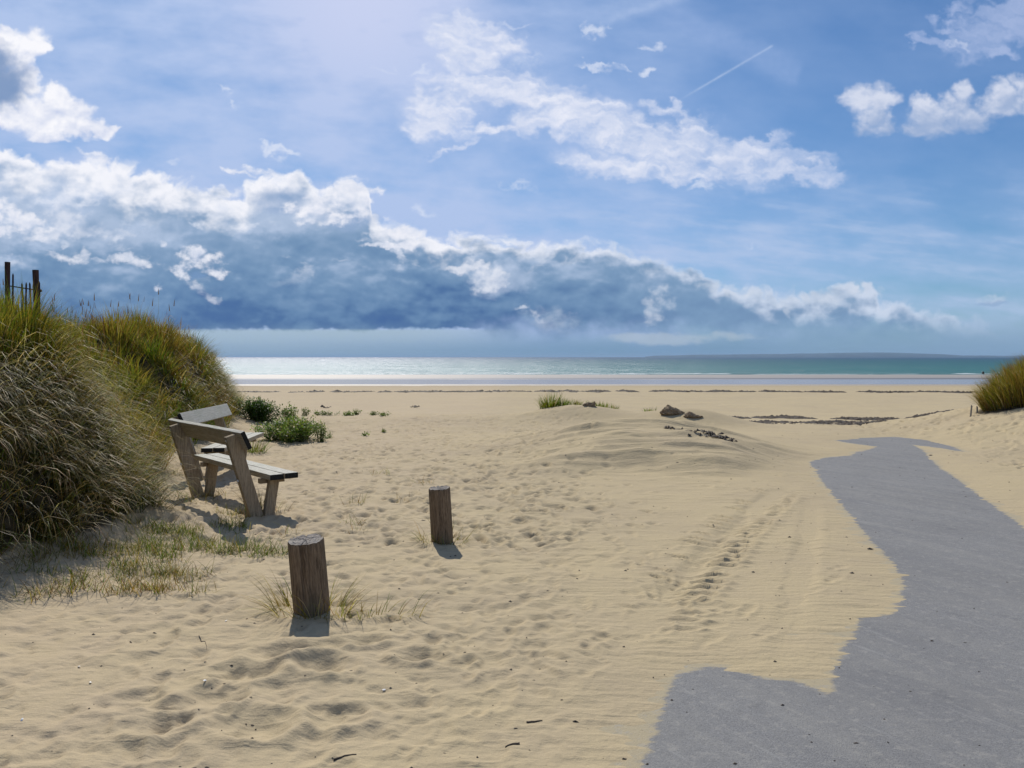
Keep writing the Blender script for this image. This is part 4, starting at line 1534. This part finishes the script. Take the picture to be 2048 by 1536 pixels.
for i, (a, b, n_, rd, l_, lab) in enumerate(((1100, 826, 260, .20, (.22, .50), 'tallest and leftmost of the grass tufts on the sandy ridge'),
                                            (1127, 816, 110, .12, (.14, .28), 'second grass tuft from the left on the sandy ridge, small and round'),
                                            (1153, 815, 90, .12, (.10, .22), 'sparse faint grass tuft on the ridge just left of the brown clod'),
                                            (1206, 816, 190, .20, (.12, .22), 'low spreading grass tuft on the ridge just right of the brown clod'),
                                            (1299, 826, 40, .14, (.06, .14), 'thin yellowish grass wisp on the ridge left of the large brown clods'))):
    Y = 21.2 if i < 4 else 20.2
    d = ray(a, b); x = d.x / d.y * Y
    tuft(x, Y, lab, n_, rd, l_, seed=20 + i, p=(1, 1, 1.2, 0, .3, .0, 5, .0), lean=(.0, .8), bend=(.1, .9), wd=.011, ell=(1.3 if i != 3 else 2.2, 1), group='grass tufts on the sandy ridge')


def right_clump():
    rng = np.random.default_rng(66)
    n_ = 9500
    a = rng.uniform(0, 6.28, n_); r = np.sqrt(rng.random(n_))
    cx, cy = 11.35, 17.7
    X = cx + r * np.cos(a) * 1.22; Y = cy + r * np.sin(a) * .75
    Z = ground(X, Y) + .45 * (1 - r ** 2) * sstep(X, 9.9, 10.6)
    hd = np.arctan2(np.sin(a) * .9 + rng.normal(0, .4, n_) - .2, np.cos(a) * r * 1.4 - .5 + rng.normal(0, .4, n_))
    lf = sstep(X, 10.7, 10.0)
    c = 1.1 * pick(rng, [2, 4, .8, 1.6, 2.2, .5, .4, .2], n_)
    S_ = [blades(np.stack([X, Y, Z], -1), hd, np.abs(rng.normal(.15 + .25 * r, .15)), rng.uniform(.38, .72, n_), np.full(n_, .009), np.abs(rng.normal(.7 + .5 * lf, .4)), c, 3, rng=rng)]
    m_ = 900
    a = rng.uniform(3.4, 6.0, m_)
    X = cx + 1.1 * np.cos(a) * rng.uniform(.2, 1, m_) + .3; Y = cy + .72 * np.sin(a); Z = ground(X, Y) + .35
    S_.append(blades(np.stack([X, Y, Z], -1), a, rng.uniform(.8, 1.4, m_), rng.uniform(.3, .6, m_), np.full(m_, .010), rng.uniform(1.2, 2.0, m_), pick(rng, [0, 0, 0, 2, 1.2, .5, 0, 2.5], m_), 3, rng=rng))
    o = grass_obj('marram_clump', S_, M_BLADE)
    o.data.transform(Matrix.Translation((-cx, -cy, -gz(cx, cy))))
    o.location = (cx, cy, gz(cx, cy))
    tag(o, 'big rounded olive marram clump on top of the sand slope at the right edge', 'marram clump')
    # the earth core it grows on
    bm = bmesh.new()
    bmesh.ops.create_icosphere(bm, subdivisions=4, radius=1)
    for v in bm.verts:
        f = 1 + .12 * float(fbm(np.array([v.co.x * 2 + v.co.z]), np.array([v.co.y * 2 - v.co.z]), 3, .5, 5)[0])
        v.co = Vector((v.co.x * 1.12 * f, v.co.y * .62 * f, v.co.z * .52 * f))
    me = bpy.data.meshes.new('root_mat'); bm.to_mesh(me); bm.free(); me.shade_smooth(); me.materials.append(M_CLOD)
    q = bpy.data.objects.new('root_mat', me); COL.objects.link(q); q.parent = o
    q.location = (.25, .05, .12)


def mat_clod():
    m, n, b = new_mat('root_bound_sand')
    p = pos_node(n)
    f = n.noise(p, 9, 5, .65)
    g = n.noise(n.vec('MULTIPLY', p, (1, 1, 4)), 22, 3, .6)
    n.put(b.inputs['Base Color'], n.mix(n.step(f * .6 + g * .4, .36, .66), (.17, .115, .065), (.38, .29, .18)))
    b.inputs['Roughness'].default_value = .95
    bump(n, b, f * .05 + g * .02, 1, 1)
    return m


M_CLOD = mat_clod()
right_clump()


# ------------------------------------------------ leafy plants
def leafy(px, py, Y, rx, ry, h, n_, leaf, label, cat, cols, seed, group=None, flowers=0, dome=1.0, stemmy=.3, lobes=5):
    d = ray(px, py); x = d.x / d.y * Y
    z0 = gz(x, Y)
    root = thing('leafy_plant', (x, Y, z0), label, cat, group)
    rng = np.random.default_rng(seed)
    # several stems fan out of the base, each carries a cloud of small leaves
    L = []
    sv = []; 
    SX = []; 
    stems = max(12, n_ // 60)
    lob = [(rng.uniform(-.6, .6), rng.uniform(-.6, .6), rng.uniform(.65, 1.1)) for _ in range(lobes)]
    base = []; tip = []
    for k in range(stems):
        l0 = lob[rng.integers(lobes)]
        a = rng.uniform(0, 6.28); r = math.sqrt(rng.random()) * .55
        tx = np.clip(l0[0] + r * math.cos(a), -1, 1); ty = np.clip(l0[1] + r * math.sin(a), -1, 1)
        rr = min(math.hypot(tx, ty), 1)
        th = h * l0[2] * math.sqrt(max(1 - rr * rr * dome * .9, .05)) * rng.uniform(.75, 1.1)
        base.append((tx * rx * .5, ty * ry * .5, -.02)); tip.append((tx * rx, ty * ry, th))
    base = np.array(base); tip = np.array(tip)
    gzs = ground(base[:, 0] + x, base[:, 1] + Y) - z0
    base[:, 2] += gzs; tip[:, 2] += ground(tip[:, 0] + x, tip[:, 1] + Y) - z0
    V = []; F = []
    for b_, t_ in zip(base, tip):
        w = .006 * (1 + h)
        i = len(V)
        V += [b_ + (w, 0, 0), b_ + (-w * .5, w, 0), b_ + (-w * .5, -w, 0), t_]
        F += [(i, i + 1, i + 3), (i + 1, i + 2, i + 3), (i + 2, i, i + 3)]
    tag(mesh_obj('stems', V, F, M_LEAF, root, tint=np.tile((.12, .14, .05, 1), (len(V), 1))), kind='stuff')
    k = rng.integers(0, stems, n_)
    t = rng.random(n_) ** .55
    c = base[k] * (1 - t[:, None]) + tip[k] * t[:, None] + rng.normal(0, .045 * (1 + h), (n_, 3)) * (.6, .6, .5)
    c[:, 2] = np.maximum(c[:, 2], (ground(c[:, 0] + x, c[:, 1] + Y) - z0) + .01)
    az_ = rng.uniform(0, 6.28, n_); til = rng.uniform(-.2, 1.2, n_)
    dv = np.stack([np.cos(az_) * np.cos(til), np.sin(az_) * np.cos(til), np.sin(til)], -1)
    sv = np.stack([-np.sin(az_), np.cos(az_), rng.normal(0, .35, n_)], -1)
    ll = leaf * rng.uniform(.6, 1.3, n_)[:, None]
    V = np.stack([c, c + dv * ll * .5 + sv * ll * .26, c + dv * ll, c + dv * ll * .5 - sv * ll * .26], 1).reshape(-1, 3)
    q = np.arange(4 * n_).reshape(-1, 4)
    cc = np.array(cols)[rng.integers(0, len(cols), n_)] * rng.uniform(.65, 1.35, (n_, 1))
    C = np.ones((n_, 4, 4), np.float32); C[:, :, :3] = cc[:, None]
    np_mesh('foliage', V, q, np.zeros((0, 3), int), M_LEAF, root, smooth=False, attrs={'tint': C.reshape(-1, 4)})
    if flowers:
        kk = rng.integers(0, stems, flowers)
        c = tip[kk] + rng.normal(0, .05, (flowers, 3)) + (0, -.03, .015)
        sz = .014 + .01 * h
        V = []; Fq = []
        for p_ in c:
            i = len(V)
            for a in range(5):
                V.append(p_ + (sz * math.cos(a * 1.2566), sz * .5 * math.sin(a * 1.2566) - .01, sz * math.sin(a * 1.2566)))
            Fq.append((i, i + 1, i + 2, i + 3, i + 4))
        tag(mesh_obj('flowers', V, Fq, M_LEAF, root, smooth=False, tint=np.tile((.75, .72, .66, 1), (len(V), 1))), kind='stuff')
    return root


G1 = [(.060, .13, .022), (.10, .18, .032), (.04, .09, .018)]
G2 = [(.15, .27, .04), (.11, .21, .03), (.075, .15, .028), (.22, .30, .08), (.20, .20, .07)]
G3 = [(.17, .23, .055), (.13, .20, .045), (.09, .14, .03)]
g = 'green leafy plants at the seaward end of the dune'
leafy(515, 832, 19.4, .62, .5, .60, 6500, .050, 'dark rounded bush with a few pale flowers, hard against the end of the dune', 'bush', G1, 1, g, flowers=14)
leafy(475, 812, 20.5, .45, .4, .45, 1800, .050, 'low olive bush merging into the dune grass behind the dark bush', 'bush', G3, 2, g)
leafy(581, 838, 19.2, .30, .28, .42, 1300, .046, 'small upright bright bush right of the dark rounded bush', 'bush', G2, 3, g)
leafy(575, 890, 15.6, .64, 1.0, .38, 12500, .042, 'broad low mat of bright green plants with tiny pale flowers beside the farther bench', 'plant', G2, 4, g, flowers=46, dome=.6)
leafy(640, 884, 15.5, .17, .2, .34, 900, .034, 'small bushy plant at the right end of the bright green mat', 'plant', G3, 5, g, dome=.5)
leafy(658, 876, 16.0, .08, .08, .15, 160, .030, 'single tiny seedling standing alone right of the green mat', 'plant', G2, 6, g)
for i, (a, b, Y, rx, h, n_, lab) in enumerate(((655, 834, 21.6, .36, .09, 600, 'flat green plant mat nearest the small upright bush'),
                                               (690, 833, 21.5, .30, .08, 500, 'flat green plant mat, second from the left along the sand edge'),
                                               (712, 829, 22.2, .15, .12, 260, 'small dark flat plant, third from the left along the sand edge'),
                                               (745, 832, 21.8, .16, .09, 240, 'small flat plant, second from the right along the sand edge'),
                                               (768, 838, 20.9, .15, .07, 200, 'small flat plant farthest right along the sand edge'),
                                               (608, 829, 21.4, .16, .18, 300, 'low plant between the small upright bush and the flat mats'),
                                               (728, 868, 16.7, .08, .05, 90, 'lone green sprig on the trodden sand, left one of two'),
                                               (768, 862, 17.3, .06, .05, 70, 'lone green sprig on the trodden sand, right one of two'))):
    leafy(a, b, Y, rx, rx * .8, h, n_, .040, lab, 'plant', G3 if i != 1 else G2, 40 + i, g, dome=.3)

# ================================================================== weed, clods, litter
def mat_weed():
    m, n, b = new_mat('dry_seaweed')
    p = pos_node(n)
    n.put(b.inputs['Base Color'], n.mix(n.step(n.noise(p, 6, 4, .6), .35, .7), (.016, .011, .008), (.065, .042, .024)))
    b.inputs['Roughness'].default_value = .8
    return m


M_WEED = mat_weed()


def lump_set(pts, seed, flat=.5):
    """little torn lumps: each a bent 8-faced flake"""
    rng = np.random.default_rng(seed)
    N = len(pts)
    pts = np.asarray(pts, float)
    k = 7
    a = np.linspace(0, 2 * np.pi, k, endpoint=False)[None, :] + rng.uniform(0, 1, (N, 1))
    r = rng.uniform(.35, 1.0, (N, k)) * pts[:, 3:4]
    X = pts[:, 0:1] + r * np.cos(a) * rng.uniform(1, 2.4, (N, 1)); Y = pts[:, 1:2] + r * np.sin(a)
    Z = pts[:, 2:3] + rng.uniform(-.1, .35, (N, k)) * pts[:, 3:4] * flat
    T = np.stack([pts[:, 0] + rng.normal(0, .3, N) * pts[:, 3], pts[:, 1], pts[:, 2] + pts[:, 3] * flat * rng.uniform(.6, 1.5, N)], -1)
    V = np.concatenate([np.stack([X, Y, Z], -1), T[:, None]], 1).reshape(-1, 3)
    b = (np.arange(N) * (k + 1))[:, None]
    F = np.concatenate([np.stack([b[:, 0] + i, b[:, 0] + (i + 1) % k, b[:, 0] + k], -1) for i in range(k)])
    return V, F


def wrack(name, lines, seed, label):
    rng = np.random.default_rng(seed)
    P = []
    for (pts, n_, wy, size, gap) in lines:
        xs = [q[0] for q in pts]; ys = [q[1] for q in pts]
        t = rng.random(n_) * (len(pts) - 1)
        x = np.interp(t, range(len(pts)), xs)
        c = fbm(x * 1.1 / (1 + wy), x * 0 + seed, 4, .6, seed)
        keep = c > gap
        x = x[keep]; c = c[keep]
        y = np.interp(x, xs, ys) if xs[0] < xs[-1] else np.interp(-x, [-q for q in xs], ys)
        y = y + rng.normal(0, wy, len(x)) + fbm(x * .35 / (.3 + wy), x * 0, 3, .6, seed + 1) * wy * 3.5
        s_ = size * rng.uniform(.35, 1.2, len(x)) * (1 + 1.2 * np.maximum(c, 0))
        P.append(np.stack([x, y, ground(x, y) - .1 * s_, s_], -1))
    P = np.concatenate(P)
    V, F = lump_set(P, seed)
    o = np_mesh(name, V, np.zeros((0, 4), int), F, M_WEED, smooth=False)
    tag(o, label, 'seaweed', kind='stuff')


def onz(px, py, Y):
    d = ray(px, py)
    return d.x / d.y * Y


# the far tide line, right across the beach
far_pts = [(-40, 84), (-14, 84), (0, 85.5), (12, 87), (24, 85), (34, 83), (46, 82), (54, 79), (66, 78)]
wrack('seaweed_line', [(far_pts, 5200, .75, .20, -.14), ([(4, 83), (20, 85.5), (40, 83)], 900, .8, .20, .05), ([(-13, 84.3), (-2, 84.6)], 260, .5, .16, -.2)], 7, 'long thin dark line of seaweed left by the tide far down the beach')
# the nearer one, between the ridge and the right-hand dune
line_a = [(onz(q, 850, 20.0), 20.0 + d) for q, d in ((1640, .6), (1720, .1), (1800, -.1), (1880, .0), (1925, .3))]
line_b = [(onz(q, 845, 23.4), 23.4 + d) for q, d in ((1432, -.3), (1520, .3), (1600, -.3), (1700, .2), (1800, -.4), (1935, -.2))]
line_c = [(onz(q, 835, 31.0), 31.0 + d) for q, d in ((1475, 3), (1600, 2), (1700, .5), (1800, 0), (1940, -1.5))]
wrack('seaweed_strand', [(line_b, 3200, .16, .080, -.30), (line_b, 500, .8, .06, -.2), (line_c, 2600, .40, .12, -.22), (line_a, 1100, .08, .048, -.25)], 17,
      'tangled dark strands of seaweed behind the end of the path')


def clump(name, px, py, Y, w_, n_, size, seed, label, cat):
    x = onz(px, py, Y)
    rng = np.random.default_rng(seed)
    a = rng.normal(0, w_ * .5, n_); b = rng.normal(0, w_ * .35, n_) - .35 * a
    X = x + a; Yy = Y + b
    s_ = size * rng.uniform(.4, 1.3, n_)
    P = np.stack([X, Yy, ground(X, Yy) + rng.uniform(0, size * .8, n_), s_], -1)
    V, F = lump_set(P, seed, 1.0)
    z0 = gz(x, Y)
    V = V - (x, Y, z0)
    o = np_mesh(name, V, np.zeros((0, 4), int), F, M_WEED, smooth=False)
    o.location = (x, Y, z0)
    tag(o, label, cat, kind='stuff')


clump('seaweed_clump', 1430, 908, 12.9, .30, 80, .032, 3, 'dark knotted seaweed clump on the right shoulder of the sand hump', 'seaweed')
clump('seaweed_scrap', 1345, 896, 13.4, .12, 22, .022, 4, 'small flat brown scrap of seaweed on the hump left of the knotted clump', 'seaweed')
clump('seaweed_wad', 1443, 843, 22.9, .18, 40, .05, 5, 'compact dark wad of seaweed at the left end of the tangled strands', 'seaweed')
clump('seaweed_knot', 1190, 884, 14.2, .16, 26, .022, 6, 'thin dark weed caught on the left edge of the sand hump', 'seaweed')
for i, (a, b, lab) in enumerate(((648, 813, 'small dark weed fleck on the smooth beach, left one of two'), (828, 811, 'small dark weed fleck on the smooth beach, right one of two'))):
    clump('weed_fleck', a, b, 46, .30, 12, .07, 30 + i, lab, 'seaweed')


# eroded, root-bound clods on the ridge
def clod(px, Y, w_, h, seed, label, skew=.3, peaks=3, mat=None, dep=.6):
    x = onz(px, 820, Y); z0 = gz(x, Y)
    rng = np.random.default_rng(seed)
    bm = bmesh.new()
    bmesh.ops.create_icosphere(bm, subdivisions=4, radius=1)
    pk = [(rng.uniform(-.6, .6), rng.uniform(.5, 1.0)) for _ in range(peaks)]
    for v in bm.verts:
        co = v.co
        f = float(fbm(np.array([co.x * 1.6 + co.z]), np.array([co.y * 1.6 + co.z * .7]), 4, .6, seed)[0])
        prof = 0
        for (c, k) in pk: prof = max(prof, k * max(0, 1 - abs(co.x - c - skew * co.z) * 1.35))
        f2 = float(fbm(np.array([co.x * 5 + co.z * 3]), np.array([co.y * 5 + co.z * 4]), 3, .6, seed + 3)[0])
        f = f + .8 * f2
        z = co.z * (.35 + .85 * prof) if co.z > 0 else co.z * .3
        v.co = Vector((co.x * w_ * (1 + .15 * f), co.y * w_ * dep * (1 + .2 * f), (z + .10 * f) * h))
    me = bpy.data.meshes.new('sand_clod'); bm.to_mesh(me); bm.free(); me.materials.append(mat or M_CLOD)
    me.shade_flat()
    o = bpy.data.objects.new('sand_clod', me); COL.objects.link(o)
    o.location = (x, Y, z0)
    tag(o, label, 'sand clod', 'eroded clods on the sandy ridge')


clod(1178, 20.6, .17, .23, 4, 'brown wedge-shaped clod leaning right, between two grass tufts on the ridge', .75, 1)
clod(1344, 19.3, .28, .18, 11, 'largest dark brown clod on the ridge, peaked in the middle', .1, 3)
clod(1386, 19.0, .22, .12, 12, 'paler lower clod just right of the largest brown clod', -.1, 2)


def twig(px1, py1, px2, py2, r, label, seed=0, name='twig', z=.001):
    a = Vector((*ground_xy(px1, py1), 0)); b = Vector((*ground_xy(px2, py2), 0))
    V = []; F = []
    rng = random.Random(seed)
    n_ = 7
    for i in range(n_):
        t = i / (n_ - 1)
        c = a.lerp(b, t)
        c = c + Vector((rng.uniform(-1, 1), rng.uniform(-1, 1), 0)) * (b - a).length * .03
        c.z = gz(c.x, c.y) + z
        rr = r * (1 - .5 * t)
        for k in range(5):
            an = k * 1.2566
            V.append((c.x, c.y + math.cos(an) * rr, c.z + math.sin(an) * rr))
    for i in range(n_ - 1):
        for k in range(5):
            F.append((i * 5 + k, i * 5 + (k + 1) % 5, (i + 1) * 5 + (k + 1) % 5, (i + 1) * 5 + k))
    o = mesh_obj(name, V, F, M_WEED, smooth=True)
    o.data.transform(Matrix.Translation(-a)); o.location = a
    return tag(o, label, 'twig')


twig(1040, 1494, 1010, 1499, .007, 'short dark twig at the bottom middle, left of the tarmac', 1)
twig(1052, 1450, 1085, 1447, .006, 'dark twig stub lying just above the one at the bottom middle', 2)
twig(668, 1524, 712, 1516, .006, 'dark splinter at the bottom edge left of the middle', 3)
twig(400, 1275, 416, 1300, .005, 'thin dark twig poking from the sand left of the nearer log post', 4)
tw = twig(2018, 1472, 2050, 1500, .004, 'pale dry grass stalk on the tarmac at the bottom right corner', 5, 'grass_stalk', .006)
tw.data.materials[0] = M_PALE


def scatter():
    rng = np.random.default_rng(13)
    P = []
    for i in range(800):
        y = 2.6 + 18 * rng.random() ** 1.6
        x = rng.uniform(-.66 * y, .66 * y)
        if x < np.interp(y, TOE_Y, TOE_X) + .1: continue
        s_ = rng.uniform(.002, .0065) * (1 + y * .05) * (2.2 if rng.random() < .03 else 1)
        P.append((x, y, 0, s_))
    P = np.array(P)
    P[:, 2] = np.maximum(ground(P[:, 0], P[:, 1]), np.where(sample(RSD, P[:, 0], P[:, 1], 1) < 0, 0, -9))
    V, F = lump_set(P, 5, .8)
    o = np_mesh('beach_litter', V, np.zeros((0, 4), int), F, M_WEED, smooth=False)
    tag(o, 'scattered specks of dry weed and twig on the sand and tarmac', 'litter', kind='stuff')
    m, n, b = new_mat('shell')
    b.inputs['Base Color'].default_value = (.8, .78, .74, 1); b.inputs['Roughness'].default_value = .5
    for i, (px, py, lab) in enumerate(((768, 1386, 'tiny white shell fragment below and right of the nearer log post'), (410, 1377, 'tiny white shell fragment on trampled sand below left of the nearer post'),
                                       (181, 1375, 'tiny white flat shell fragment low on the left'), (158, 1339, 'tiny white shell dot, upper one at low left'), (452, 1248, 'small white shell chip left of the nearer log post'),
                                       (44, 1451, 'white shell chip near the bottom left corner'))):
        x, y = ground_xy(px, py); z = gz(x, y) + .004
        k = 7; V = [(0, 0, .004)]; rr = .0065
        for a in range(k):
            V.append((rr * (1.3 + .3 * math.sin(a * 2.1)) * math.cos(a * 6.283 / k), rr * math.sin(a * 6.283 / k), 0))
        o = mesh_obj('shell_fragment', V, [(0, 1 + a, 1 + (a + 1) % k) for a in range(k)], m, smooth=True)
        o.location = (x, y, z); o.rotation_euler = (.3, .1 * i, i)
        tag(o, lab, 'shell')


scatter()

# ================================================================== the sea air: far things pale into it
def build_haze():
    m = bpy.data.materials.new('haze_air')
    m.use_nodes = True
    nt = m.node_tree
    nt.nodes.clear()
    v = nt.nodes.new('ShaderNodeVolumePrincipled')
    v.inputs['Color'].default_value = (.50, .72, .95, 1)
    v.inputs['Density'].default_value = HAZE
    v.inputs['Anisotropy'].default_value = .0
    out = nt.nodes.new('ShaderNodeOutputMaterial')
    nt.links.new(v.outputs[0], out.inputs['Volume'])
    x0, x1, y0, y1, z0, z1 = -61000, 61000, -600, 61000, -8.5, 75
    V = [(x0, y0, z0), (x1, y0, z0), (x1, y1, z0), (x0, y1, z0), (x0, y0, z1), (x1, y0, z1), (x1, y1, z1), (x0, y1, z1)]
    F = [(0, 3, 2, 1), (4, 5, 6, 7), (0, 1, 5, 4), (1, 2, 6, 5), (2, 3, 7, 6), (3, 0, 4, 7)]
    o = mesh_obj('haze', V, F, m, smooth=False)
    tag(o, kind='stuff')


HAZE = 5.0e-5
build_haze()
